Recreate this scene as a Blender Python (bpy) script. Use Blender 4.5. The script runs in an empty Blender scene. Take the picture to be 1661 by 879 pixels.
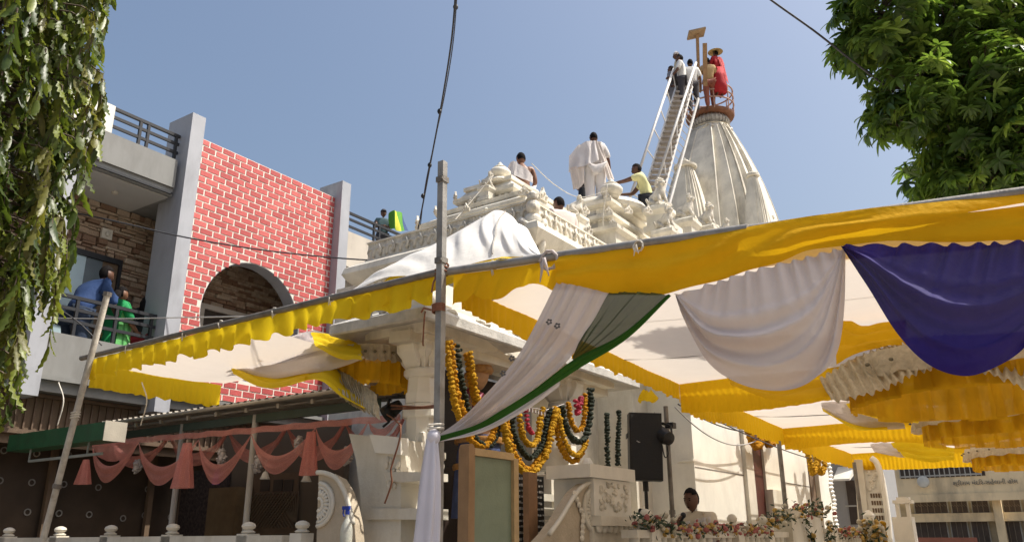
import bpy, bmesh, math, random
from mathutils import Vector, Matrix, Euler, noise
random.seed(7)
S = bpy.context.scene
COL = S.collection
R = math.radians
# ------------------------------------------------------------------ camera
CAM_F, CAM_P, CAM_H, CAM_R = 1320.0, R(18.2), R(34.0), R(0.3)
C0 = Vector((0, 0, 1.6))
Fv = Vector((math.cos(CAM_P)*math.cos(CAM_H), math.cos(CAM_P)*math.sin(CAM_H), math.sin(CAM_P)))
r0 = Vector((math.sin(CAM_H), -math.cos(CAM_H), 0)); u0 = r0.cross(Fv)
Rv = math.cos(CAM_R)*r0 - math.sin(CAM_R)*u0
Uv = math.cos(CAM_R)*u0 + math.sin(CAM_R)*r0
cd = bpy.data.cameras.new('camera'); cam = bpy.data.objects.new('camera', cd); COL.objects.link(cam)
m = Matrix((Rv, Uv, -Fv)).transposed().to_4x4(); m.translation = C0; cam.matrix_world = m
cd.sensor_width = 36; cd.lens = CAM_F/1661*36; cd.clip_start = .05; cd.clip_end = 3000
S.camera = cam
S.render.resolution_x, S.render.resolution_y = 1024, 541
# ------------------------------------------------------------------ light
SUN_EL = R(58); SUN_AZ = math.atan2(.55, -.84)          # azimuth measured from +Y towards +X
w = bpy.data.worlds.new('World'); S.world = w; w.use_nodes = True
nt = w.node_tree; bg = nt.nodes['Background']
sky = nt.nodes.new('ShaderNodeTexSky'); sky.sky_type = 'NISHITA'; sky.sun_disc = False
sky.sun_elevation = SUN_EL; sky.sun_rotation = SUN_AZ
sky.air_density = 1.3; sky.dust_density = 6.0; sky.ozone_density = 2.4; sky.altitude = 0
nt.links.new(sky.outputs[0], bg.inputs[0]); bg.inputs[1].default_value = .127
sl = bpy.data.lights.new('sun', 'SUN'); so = bpy.data.objects.new('sun', sl); COL.objects.link(so)
sl.energy = 4.6; sl.angle = R(.53); sl.color = (1, .95, .86)
sd = Vector((math.sin(SUN_AZ)*math.cos(SUN_EL), math.cos(SUN_AZ)*math.cos(SUN_EL), math.sin(SUN_EL)))
so.rotation_euler = sd.to_track_quat('Z', 'Y').to_euler(); so.location = (0, 0, 30)
S.view_settings.view_transform = 'Standard'; S.view_settings.look = 'None'
S.view_settings.exposure = 0.33; S.view_settings.gamma = 1
S.render.engine = 'CYCLES'; S.cycles.max_bounces = 8; S.cycles.transparent_max_bounces = 12
S.cycles.use_denoising = True
# ------------------------------------------------------------------ helpers
def ray(x, y): return Fv + Rv*((x-830.5)/CAM_F) - Uv*((y-439.5)/CAM_F)
def H(x, y, **k):
    (a, v), = k.items(); d = ray(x, y)
    if a == 'D': return C0 + d*v
    i = 'XYZ'.index(a); return C0 + d*((v-C0[i])/d[i])
def V(*a): return Vector(a if len(a) == 3 else a[0])
def lerp(a, b, t): return a + (b-a)*t
def poly(pts, t):
    """point at fraction t of a polyline"""
    if t <= 0: return V(pts[0])
    if t >= 1: return V(pts[-1])
    L = [0]
    for a, b in zip(pts, pts[1:]): L.append(L[-1] + (V(b)-V(a)).length)
    s = t*L[-1]
    for i in range(len(pts)-1):
        if s <= L[i+1]: return V(pts[i]).lerp(V(pts[i+1]), (s-L[i])/max(1e-9, L[i+1]-L[i]))
    return V(pts[-1])
def smooth(pts, n):
    """catmull-rom through the points"""
    pts = [V(p) for p in pts]; out = []
    q = [2*pts[0]-pts[1]] + pts + [2*pts[-1]-pts[-2]]
    for i in range(n+1):
        t = i/n*(len(pts)-1); k = min(int(t), len(pts)-2); f = t-k
        a, b, c, d = q[k:k+4]
        out.append(.5*((2*b)+(c-a)*f+(2*a-5*b+4*c-d)*f*f+(3*b-a-3*c+d)*f**3))
    return out
OFF = {}
def tag(o, label=None, cat=None, group=None, kind=None):
    if label: o['label'] = label
    if cat: o['category'] = cat
    if group: o['group'] = group
    if kind: o['kind'] = kind
    return o
def thing(name, label, cat, loc=(0, 0, 0), rz=0, group=None, kind=None):
    o = bpy.data.objects.new(name, None); COL.objects.link(o); o.empty_display_size = .1
    o.location = loc; o.rotation_euler = (0, 0, rz); OFF[o.name] = V(loc)
    return tag(o, label, cat, group, kind)
def link(name, me, parent=None, loc=None):
    o = bpy.data.objects.new(name, me); COL.objects.link(o)
    if parent: o.parent = parent; OFF[o.name] = OFF.get(parent.name, V(0, 0, 0))
    if loc is not None: o.location = loc
    return o
class MB:
    def __init__(s): s.v = []; s.f = []; s.mi = []; s.k = 0
    def add(s, vs, fs):
        n = len(s.v); s.v += [V(p) for p in vs]
        s.f += [[i+n for i in f] for f in fs]; s.mi += [s.k]*len(fs); return s
    def box(s, c, d, rz=0, M=None):
        c = V(c); x, y, z = d[0]/2, d[1]/2, d[2]/2
        P = [V(a*x, b*y, e*z) for a in (-1, 1) for b in (-1, 1) for e in (-1, 1)]
        if rz: M = Matrix.Rotation(rz, 3, 'Z')
        P = [(M @ p if M else p) + c for p in P]
        return s.add(P, [(0, 1, 3, 2), (4, 6, 7, 5), (0, 4, 5, 1), (2, 3, 7, 6), (0, 2, 6, 4), (1, 5, 7, 3)])
    def bb(s, a, b):
        a, b = V(a), V(b); return s.box((a+b)/2, (abs(b.x-a.x), abs(b.y-a.y), abs(b.z-a.z)))
    def beam(s, a, b, w, h=None, up=(0, 0, 1)):
        """square bar from a to b"""
        a, b = V(a), V(b); d = (b-a); L = d.length; d.normalize(); h = h or w
        x = d.cross(V(up));
        if x.length < 1e-4: x = V(1, 0, 0)
        x.normalize(); z = x.cross(d)
        M = Matrix((x, d, z)).transposed()
        return s.box((a+b)/2, (w, L, h), M=M)
    def tube(s, pts, r, n=6, cap=True):
        pts = [V(p) for p in pts]; rs = r if isinstance(r, (list, tuple)) else [r]*len(pts)
        vs = []; ref = None
        for i, p in enumerate(pts):
            d = (pts[min(i+1, len(pts)-1)] - pts[max(i-1, 0)])
            if d.length < 1e-9: d = V(0, 0, 1)
            d.normalize()
            if ref is None: ref = V(0, 0, 1) if abs(d.z) < .9 else V(1, 0, 0)
            x = d.cross(ref)
            if x.length < 1e-5: x = d.orthogonal()
            x.normalize(); y = x.cross(d).normalized(); ref = y
            for k in range(n):
                a = 2*math.pi*k/n; vs.append(p + (x*math.cos(a) + y*math.sin(a))*rs[i])
        fs = [(i*n+k, i*n+(k+1) % n, (i+1)*n+(k+1) % n, (i+1)*n+k) for i in range(len(pts)-1) for k in range(n)]
        if cap: fs += [tuple(range(n-1, -1, -1)), tuple((len(pts)-1)*n+k for k in range(n))]
        return s.add(vs, fs)
    def lathe(s, prof, c=(0, 0, 0), n=16, rot=0, sx=1, sy=1):
        c = V(c); vs = []
        for r, z in prof:
            for k in range(n):
                a = 2*math.pi*k/n + rot; vs.append(c + V(r*math.cos(a)*sx, r*math.sin(a)*sy, z))
        fs = [(i*n+k, i*n+(k+1) % n, (i+1)*n+(k+1) % n, (i+1)*n+k) for i in range(len(prof)-1) for k in range(n)]
        fs += [tuple(range(n-1, -1, -1)), tuple((len(prof)-1)*n+k for k in range(n))]
        return s.add(vs, fs)
    def sq(s, prof, c=(0, 0, 0)):
        """square-plan stack: profile of (half width, z)"""
        return s.lathe([(r*math.sqrt(2), z) for r, z in prof], c, 4, math.pi/4)
    def prism(s, pts, d):
        """planar polygon (3D points) extruded by vector d"""
        n = len(pts); d = V(d); vs = [V(p) for p in pts] + [V(p)+d for p in pts]
        return s.add(vs, [tuple(range(n)), tuple(range(2*n-1, n-1, -1))] + [(i, i+n, (i+1) % n+n, (i+1) % n) for i in range(n)])
    def ell(s, c, r, n=8, m=6, M=None):
        c = V(c); r = V(r) if hasattr(r, '__len__') else V(r, r, r); vs = [V(0, 0, r.z)]
        for i in range(1, m):
            t = math.pi*i/m
            for k in range(n):
                a = 2*math.pi*k/n; vs.append(V(r.x*math.sin(t)*math.cos(a), r.y*math.sin(t)*math.sin(a), r.z*math.cos(t)))
        vs.append(V(0, 0, -r.z)); fs = [(0, 1+k, 1+(k+1) % n) for k in range(n)]
        for i in range(m-2):
            fs += [(1+i*n+k, 1+(i+1)*n+k, 1+(i+1)*n+(k+1) % n, 1+i*n+(k+1) % n) for k in range(n)]
        L = len(vs)-1; fs += [(L, 1+(m-2)*n+(k+1) % n, 1+(m-2)*n+k) for k in range(n)]
        return s.add([(M @ v if M else v)+c for v in vs], fs)
    def grid(s, rows):
        n = len(rows[0]); vs = [p for r in rows for p in r]
        return s.add(vs, [(i*n+k, i*n+k+1, (i+1)*n+k+1, (i+1)*n+k) for i in range(len(rows)-1) for k in range(n-1)])
    def loft(s, rings, cap=True):
        n = len(rings[0]); vs = [p for r in rings for p in r]
        fs = [(i*n+k, i*n+(k+1) % n, (i+1)*n+(k+1) % n, (i+1)*n+k) for i in range(len(rings)-1) for k in range(n)]
        if cap: fs += [tuple(range(n-1, -1, -1)), tuple((len(rings)-1)*n+k for k in range(n))]
        return s.add(vs, fs)
    def mesh(s, name, mats, off, sm=False):
        me = bpy.data.meshes.new(name)
        me.from_pydata([p-off for p in s.v], [], s.f)
        for mt in (mats if isinstance(mats, (list, tuple)) else [mats]): me.materials.append(mt)
        if isinstance(mats, (list, tuple)): me.polygons.foreach_set('material_index', s.mi)
        if sm is True: me.polygons.foreach_set('use_smooth', [True]*len(s.f))
        elif sm:
            me.polygons.foreach_set('use_smooth', [True]*len(s.f)); me.set_sharp_from_angle(angle=R(sm))
        me.update(); return me
    def build(s, name, mat, parent=None, local=False, sm=False, label=None, cat=None, group=None, kind=None):
        if parent: off = V(0, 0, 0) if local else OFF[parent.name]
        else:
            xs = [p.x for p in s.v]; ys = [p.y for p in s.v]; zs = [p.z for p in s.v]
            off = V((min(xs)+max(xs))/2, (min(ys)+max(ys))/2, min(zs))
        me = s.mesh(name, mat, off, sm)
        bm = bmesh.new(); bm.from_mesh(me); bmesh.ops.recalc_face_normals(bm, faces=bm.faces); bm.to_mesh(me); bm.free()
        o = link(name, me, parent, None if parent else off)
        if not parent: OFF[o.name] = off
        return tag(o, label, cat, group, kind)
def copy_tree(o, parent=None):
    c = o.copy(); COL.objects.link(c); OFF[c.name] = OFF.get(o.name, V(0, 0, 0))
    if parent: c.parent = parent
    for ch in o.children: copy_tree(ch, c)
    return c
# ------------------------------------------------------------------ materials
MATS = {}
def mat(name, col, rough=.65, var=.15, scale=4, dirt=None, damt=.0, dscale=2.5, bump=.15, bscale=60, metal=0, transl=0, tcol=None, clear=0, emit=0, spec=.4, streak=1, weave=0):
    if name in MATS: return MATS[name]
    mt = bpy.data.materials.new(name); mt.use_nodes = True; n = mt.node_tree; N = n.nodes; Lk = n.links.new
    P = N['Principled BSDF']; out = N['Material Output']
    tc = N.new('ShaderNodeTexCoord'); co = tc.outputs['Object']
    mp = N.new('ShaderNodeMapping'); Lk(co, mp.inputs[0]); mp.inputs['Scale'].default_value = (1, 1, streak)
    n1 = N.new('ShaderNodeTexNoise'); n1.inputs['Scale'].default_value = scale; n1.inputs['Detail'].default_value = 6; Lk(co, n1.inputs[0])
    rm = N.new('ShaderNodeMapRange'); rm.inputs[1].default_value = .3; rm.inputs[2].default_value = .7
    rm.inputs[3].default_value = 1-var; rm.inputs[4].default_value = 1+var; Lk(n1.outputs[0], rm.inputs[0])
    hs = N.new('ShaderNodeHueSaturation'); hs.inputs['Color'].default_value = (*col, 1); Lk(rm.outputs[0], hs.inputs['Value'])
    c = hs.outputs[0]
    if dirt and damt:
        n2 = N.new('ShaderNodeTexNoise'); n2.inputs['Scale'].default_value = dscale; n2.inputs['Detail'].default_value = 8; n2.inputs['Roughness'].default_value = .65
        Lk(mp.outputs[0], n2.inputs[0])
        r2 = N.new('ShaderNodeMapRange'); r2.inputs[1].default_value = .47; r2.inputs[2].default_value = .72; r2.inputs[3].default_value = 0; r2.inputs[4].default_value = damt
        Lk(n2.outputs[0], r2.inputs[0]); mx = N.new('ShaderNodeMix'); mx.data_type = 'RGBA'
        Lk(r2.outputs[0], mx.inputs[0]); Lk(c, mx.inputs[6]); mx.inputs[7].default_value = (*dirt, 1); c = mx.outputs[2]
    Lk(c, P.inputs['Base Color'])
    P.inputs['Roughness'].default_value = rough; P.inputs['Metallic'].default_value = metal
    P.inputs['Specular IOR Level'].default_value = spec
    if bump:
        n3 = N.new('ShaderNodeTexNoise'); n3.inputs['Scale'].default_value = bscale; n3.inputs['Detail'].default_value = 5; Lk(co, n3.inputs[0])
        b = N.new('ShaderNodeBump'); b.inputs['Strength'].default_value = bump; b.inputs['Distance'].default_value = .02
        Lk(n3.outputs[0], b.inputs['Height']); Lk(b.outputs[0], P.inputs['Normal'])
    sh = P.outputs[0]
    if transl:
        t = N.new('ShaderNodeBsdfTranslucent')
        if tcol: t.inputs[0].default_value = (*tcol, 1)
        else: Lk(c, t.inputs[0])
        ms = N.new('ShaderNodeMixShader'); ms.inputs[0].default_value = transl; Lk(sh, ms.inputs[1]); Lk(t.outputs[0], ms.inputs[2]); sh = ms.outputs[0]
    if clear:
        t = N.new('ShaderNodeBsdfTransparent'); ms = N.new('ShaderNodeMixShader')
        if weave:
            wv = N.new('ShaderNodeTexNoise'); wv.inputs['Scale'].default_value = weave; Lk(co, wv.inputs[0])
            r4 = N.new('ShaderNodeMapRange'); r4.inputs[1].default_value = .35; r4.inputs[2].default_value = .65; r4.inputs[3].default_value = clear*.6; r4.inputs[4].default_value = min(1, clear*1.4)
            Lk(wv.outputs[0], r4.inputs[0]); Lk(r4.outputs[0], ms.inputs[0])
        else: ms.inputs[0].default_value = clear
        Lk(sh, ms.inputs[1]); Lk(t.outputs[0], ms.inputs[2]); sh = ms.outputs[0]
    if emit:
        P.inputs['Emission Color'].default_value = (*col, 1); P.inputs['Emission Strength'].default_value = emit
    Lk(sh, out.inputs[0]); MATS[name] = mt; return mt
STONE = mat('cream_stone', (.72, .675, .57), .6, .14, 3, (.24, .21, .17), .62, 2.6, .25, 50, streak=.35)
STONE2 = mat('carved_stone', (.67, .62, .52), .65, .14, 9, (.19, .17, .14), .8, 7, .5, 35, streak=.5)
GREYST = mat('weathered_stone', (.50, .48, .44), .7, .16, 6, (.22, .21, .19), .6, 5, .4, 45, streak=.5)
MARBLE = mat('white_marble', (.78, .75, .67), .35, .07, 1.5, (.42, .40, .36), .5, 1.2, .08, 30, streak=.6)
MARBLE2 = mat('aged_marble', (.66, .62, .53), .4, .10, 2.5, (.40, .34, .24), .6, 2.5, .15, 40, streak=.4)
GREYPAINT = mat('grey_paint', (.36, .37, .40), .55, .07, 2, (.20, .20, .21), .6, 2.6, .1, 80, streak=.3)
WALLPAINT = mat('pale_wall_paint', (.22, .22, .21), .6, .08, 2, (.12, .115, .105), .6, 2.2, .1, 70, streak=.3)
BEIGE = mat('beige_plaster', (.52, .47, .40), .7, .08, 2, (.28, .24, .20), .5, 2, .15, 60, streak=.4)
MORTAR = mat('white_mortar', (.74, .68, .60), .8, .06, 12, bump=.2, bscale=120)
BRICKS = [mat('red_brick_paint_%s' % n, c, .6, .10, 14, (.40, .10, .10), .3, 10, .25, 150) for n, c in (('bright', (.50, .092, .086)), ('deep', (.42, .07, .066)), ('pale', (.55, .12, .108)))]
CLAD = [mat('clad_stone_%s' % n, c, .75, .22, 14, (.20, .12, .08), .5, 9, .6, 40) for n, c in (('tan', (.42, .31, .22)), ('brown', (.25, .155, .10)), ('buff', (.50, .40, .30)), ('dark', (.15, .09, .06)))]
DARKMET = mat('dark_steel', (.018, .019, .023), .5, .1, 8, metal=0, bump=.05)
STEEL = mat('galvanised_steel', (.30, .285, .26), .5, .15, 9, (.14, .11, .08), .6, 7, .15, 60, metal=.35)
STEELD = mat('old_steel', (.20, .185, .165), .55, .18, 9, (.11, .075, .05), .7, 7, .2, 60, metal=.3)
BAMBOO = mat('weathered_pole_paint', (.50, .46, .39), .6, .2, 8, (.20, .15, .10), .6, 9, .2, 50)
WOOD = mat('tan_wood', (.33, .20, .10), .5, .15, 10, (.25, .14, .06), .4, 8, .1, 60, streak=.1)
WOODD = mat('dark_wood', (.09, .045, .025), .55, .2, 8, bump=.15)
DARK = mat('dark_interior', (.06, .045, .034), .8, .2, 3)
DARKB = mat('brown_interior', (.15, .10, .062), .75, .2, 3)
BLACK = mat('black_plastic', (.012, .012, .013), .5, .1, 8, bump=.1, bscale=200)
YEL = mat('yellow_cloth', (.78, .45, .010), .75, .08, 3, (.60, .33, .008), .45, 4, .35, 26, transl=.42, tcol=(.80, .50, .012), spec=.15)
YELB = mat('bright_yellow_cloth', (.84, .60, .015), .7, .08, 3, (.70, .45, .01), .45, 4, .35, 26, transl=.45, tcol=(.84, .62, .02), spec=.2)
YELD = mat('amber_gauze', (.66, .37, .010), .75, .18, 5, bump=.25, bscale=30, transl=.25, tcol=(.72, .42, .014), clear=.08, spec=.15)
WHITE = mat('white_canopy_cloth', (.76, .70, .63), .8, .05, 1.5, (.58, .50, .42), .5, 1.2, .30, 14, transl=.36, tcol=(.84, .76, .67), spec=.1)
TARP = mat('white_tarpaulin', (.78, .76, .72), .6, .04, 2, (.58, .54, .47), .4, 2, .35, 12, transl=.15, spec=.25)
GAUZE = mat('white_gauze', (.66, .60, .58), .8, .05, 3, (.56, .48, .48), .5, 3, .35, 22, transl=.28, tcol=(.74, .66, .63), clear=.06, spec=.1)
SATIN = mat('white_satin', (.76, .74, .80), .45, .05, 3, bump=.05, transl=.25, spec=.5)
LACE = mat('lace_frill', (.62, .56, .43), .8, .20, 30, (.44, .38, .24), .6, 16, .6, 40, transl=.35, tcol=(.66, .58, .44), spec=.1)
BLUEC = mat('royal_blue_cloth', (.020, .012, .15), .7, .15, 3, (.012, .008, .08), .5, 5, .4, 24, transl=.22, tcol=(.03, .018, .34), clear=.02, spec=.2)
GREENC = mat('green_cloth', (.026, .085, .010), .7, .15, 5, bump=.1, transl=.25, tcol=(.07, .25, .02), spec=.2)
GREEND = mat('dark_green_gauze', (.040, .058, .028), .75, .15, 5, bump=.1, transl=.25, tcol=(.10, .15, .05), clear=.08, spec=.1)
PINK = mat('pink_tulle', (.84, .36, .30), .8, .12, 6, bump=.1, transl=.4, tcol=(.85, .33, .27), clear=.36, weave=220, spec=.05)
ROPE = mat('pale_rope', (.62, .58, .50), .8, .2, 20)
ROPEB = mat('brown_rope', (.22, .09, .05), .8, .2, 20)
WIRE = mat('black_wire', (.03, .03, .035), .5, .1, 10, bump=0)
WIREG = mat('grey_wire', (.35, .34, .33), .5, .1, 10, bump=0)
SKIN = mat('brown_skin', (.20, .095, .055), .5, .10, 20, bump=.05, bscale=200)
SKIN2 = mat('dark_brown_skin', (.115, .055, .034), .5, .10, 20, bump=.05, bscale=200)
HAIR = mat('black_hair', (.010, .008, .008), .8, .3, 60, bump=.4, bscale=150, spec=.1)
MARI = mat('marigold_orange', (.52, .25, .016), .8, .35, 40, (.38, .13, .006), .7, 30, .8, 120, transl=.2, spec=.1)
MARY = mat('marigold_yellow', (.56, .32, .025), .8, .35, 40, (.42, .19, .008), .7, 30, .8, 120, transl=.2, spec=.1)
LEAFG = mat('garland_leaf', (.011, .017, .007), .85, .35, 40, bump=.5, bscale=90)
ROSE = mat('rose_red', (.30, .012, .035), .7, .3, 40, bump=.5, bscale=90)
# ------------------------------------------------------------------ cloth and people builders
def nz(x, y=0, z=0): return noise.noise(V(x, y, z))
def cloth(top, bot, nu, nv, fold=None, sm=True, curve=None):
    """sheet between two edges; rows run from the top edge to the bottom edge"""
    T = smooth(top, nu) if len(top) > 2 else [V(top[0]).lerp(V(top[1]), i/nu) for i in range(nu+1)]
    B = smooth(bot, nu) if len(bot) > 2 else [V(bot[0]).lerp(V(bot[1]), i/nu) for i in range(nu+1)]
    rows = []
    for j in range(nv+1):
        v = j/nv; row = []
        for i in range(nu+1):
            u = i/nu; p = T[i].lerp(B[i], v)
            if curve: p = p + curve(u, v)
            if fold: p = p + fold(u, v)
            row.append(p)
        rows.append(row)
    return rows
def valance(p0, p1, h, parent, mt, name='valance', seed=0, amp=.03, per=.16, out=None, rag=.02, nv=5, sag=0, taper=0):
    """gathered strip of cloth hanging from the line p0-p1"""
    p0, p1 = V(p0), V(p1); L = (p1-p0).length; d = (p1-p0).normalized()
    out = V(out) if out else d.cross(V(0, 0, 1)).normalized()
    nu = max(8, int(L/.016)); rows = []
    ph = seed*3.7
    for j in range(nv+1):
        v = j/nv; row = []
        for i in range(nu+1):
            s = i/nu*L
            a = amp*(.25+.75*v)*(math.sin(2*math.pi*s/per + 6*nz(s*1.1, ph) + ph)*(.6+.8*abs(nz(s*.9, ph+11))) + .8*nz(s*4, ph+v))
            hh = h*(1 + .30*nz(s*.6, ph+7)) + rag*(1.1*nz(s*5, ph, 2)+.8*nz(s*13, ph, 5)+.4*math.sin(2*math.pi*s/(per*2.1)+ph*2+5*nz(s*1.4, ph)))
            z = -v*hh - sag*4*(i/nu)*(1-i/nu)
            if taper: hh *= min(1, max(.02, (1-i/nu)/taper))**.6
            row.append(p0.lerp(p1, i/nu) + out*a + V(0, 0, z) + d*(.03*v*nz(s*3, ph+3)))
        rows.append(row)
    return MB().grid(rows).build(name, mt, parent, sm=True)
def rope(pts, r, name, mt, parent=None, n=5, k=12, **kw):
    return MB().tube(smooth(pts, k) if len(pts) > 2 else pts, r, n).build(name, mt, parent, sm=True, **kw)
def hang(a, b, sag, n=14):
    a, b = V(a), V(b); return [a.lerp(b, i/n) - V(0, 0, sag*4*(i/n)*(1-i/n)) for i in range(n+1)]
def tie(p, parent=None, mt=ROPE, s=.05, label=None):
    """a knotted strip round a pipe with loose ends"""
    p = V(p); b = MB(); rnd = random.Random(int(abs(p.x*977+p.y*331)))
    for k in range(2): b.tube([p+V(rnd.uniform(-.2, .2)*s, .9*s*math.cos(a), .9*s*math.sin(a)) for a in [i*.7 for i in range(10)]], s*.14, 5)
    for k in range(2):
        e = p + V(-.5*s, rnd.uniform(-.8, .8)*s, -rnd.uniform(1.2, 2.2)*s)
        b.tube([p+V(-s*.8, 0, 0), p.lerp(e, .5)+V(-.4*s, 0, 0), e], [s*.16, s*.14, s*.05], 5)
    return b
def skin_mesh(nodes, edges, root, sub=1):
    ks = list(nodes); me = bpy.data.meshes.new('tmp')
    me.from_pydata([nodes[k][0] for k in ks], [(ks.index(a), ks.index(b)) for a, b in edges], [])
    o = bpy.data.objects.new('tmp', me); COL.objects.link(o)
    md = o.modifiers.new('skin', 'SKIN'); md.use_smooth_shade = True
    if not me.skin_vertices: raise RuntimeError('no skin layer')
    sv = me.skin_vertices[0].data
    for i, k in enumerate(ks):
        r = nodes[k][1]; sv[i].radius = r if isinstance(r, tuple) else (r, r); sv[i].use_root = (k == root)
    if sub: s_ = o.modifiers.new('sub', 'SUBSURF'); s_.levels = sub; s_.render_levels = sub
    dg = bpy.context.evaluated_depsgraph_get(); ev = o.evaluated_get(dg); me2 = bpy.data.meshes.new_from_object(ev)
    vs = [v.co.copy() for v in me2.vertices]; fs = [list(p.vertices) for p in me2.polygons]
    bpy.data.objects.remove(o); bpy.data.meshes.remove(me); bpy.data.meshes.remove(me2)
    return vs, fs
def head_pts(s=1.0, n=16, m=14):
    """head centred at the skull: nose, chin, brow and ears in one surface; faces +y"""
    vs = []
    for i in range(m+1):
        t = math.pi*i/m; z = .118*math.cos(t); rr = math.sin(t)
        for k in range(n):
            a = 2*math.pi*k/n; ca, sa = math.cos(a), math.sin(a)
            x = .074*rr*ca; y = .094*rr*sa
            if z < 0: q = min(1, -z/.118); x *= 1-.30*q**1.5; y *= (1-.10*q) if sa > 0 else (1-.38*q)
            if sa > .93 and -.055 < z < .02: y += .020*(1-abs(z+.03)/.055 if z < -.0 else .35)
            if sa > .8 and -.105 < z < -.075: y += .006
            if abs(ca) > .93 and -.045 < z < .03: x *= 1.16
            vs.append(V(x, y, z)*s)
    fs = [(i*n+k, (i+1)*n+k, (i+1)*n+(k+1) % n, i*n+(k+1) % n) for i in range(m) for k in range(n)]
    return vs, fs
BASE = dict(pelvis=((0, 0, .93), (.135, .10)), belly=((0, .0, 1.08), (.125, .092)), chest=((0, .0, 1.27), (.150, .105)), neck=((0, -.005, 1.43), .058), throat=((0, .005, 1.50), .052),
            shl=((-.175, 0, 1.385), .062), ell_=((-.24, -.02, 1.11), .043), wrl=((-.26, .05, .87), .028), hal=((-.262, .065, .80), (.036, .02)),
            shr=((.175, 0, 1.385), .062), elr=((.24, -.02, 1.11), .043), wrr=((.26, .05, .87), .028), har=((.262, .065, .80), (.036, .02)),
            hil=((-.095, 0, .88), .088), knl=((-.10, .02, .49), .058), anl=((-.10, -.02, .09), .038), tol=((-.105, .13, .03), .034),
            hir=((.095, 0, .88), .088), knr=((.10, .02, .49), .058), anr=((.10, -.02, .09), .038), tor=((.105, .13, .03), .034))
BED = [('pelvis', 'belly'), ('belly', 'chest'), ('chest', 'neck'), ('neck', 'throat')] + [e for s in 'lr' for e in
      ((('chest', 'sh'+s), ('sh'+s, ('ell_' if s == 'l' else 'elr')), (('ell_' if s == 'l' else 'elr'), 'wr'+s), ('wr'+s, 'ha'+s), ('pelvis', 'hi'+s), ('hi'+s, 'kn'+s), ('kn'+s, 'an'+s), ('an'+s, 'to'+s)))]
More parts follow.
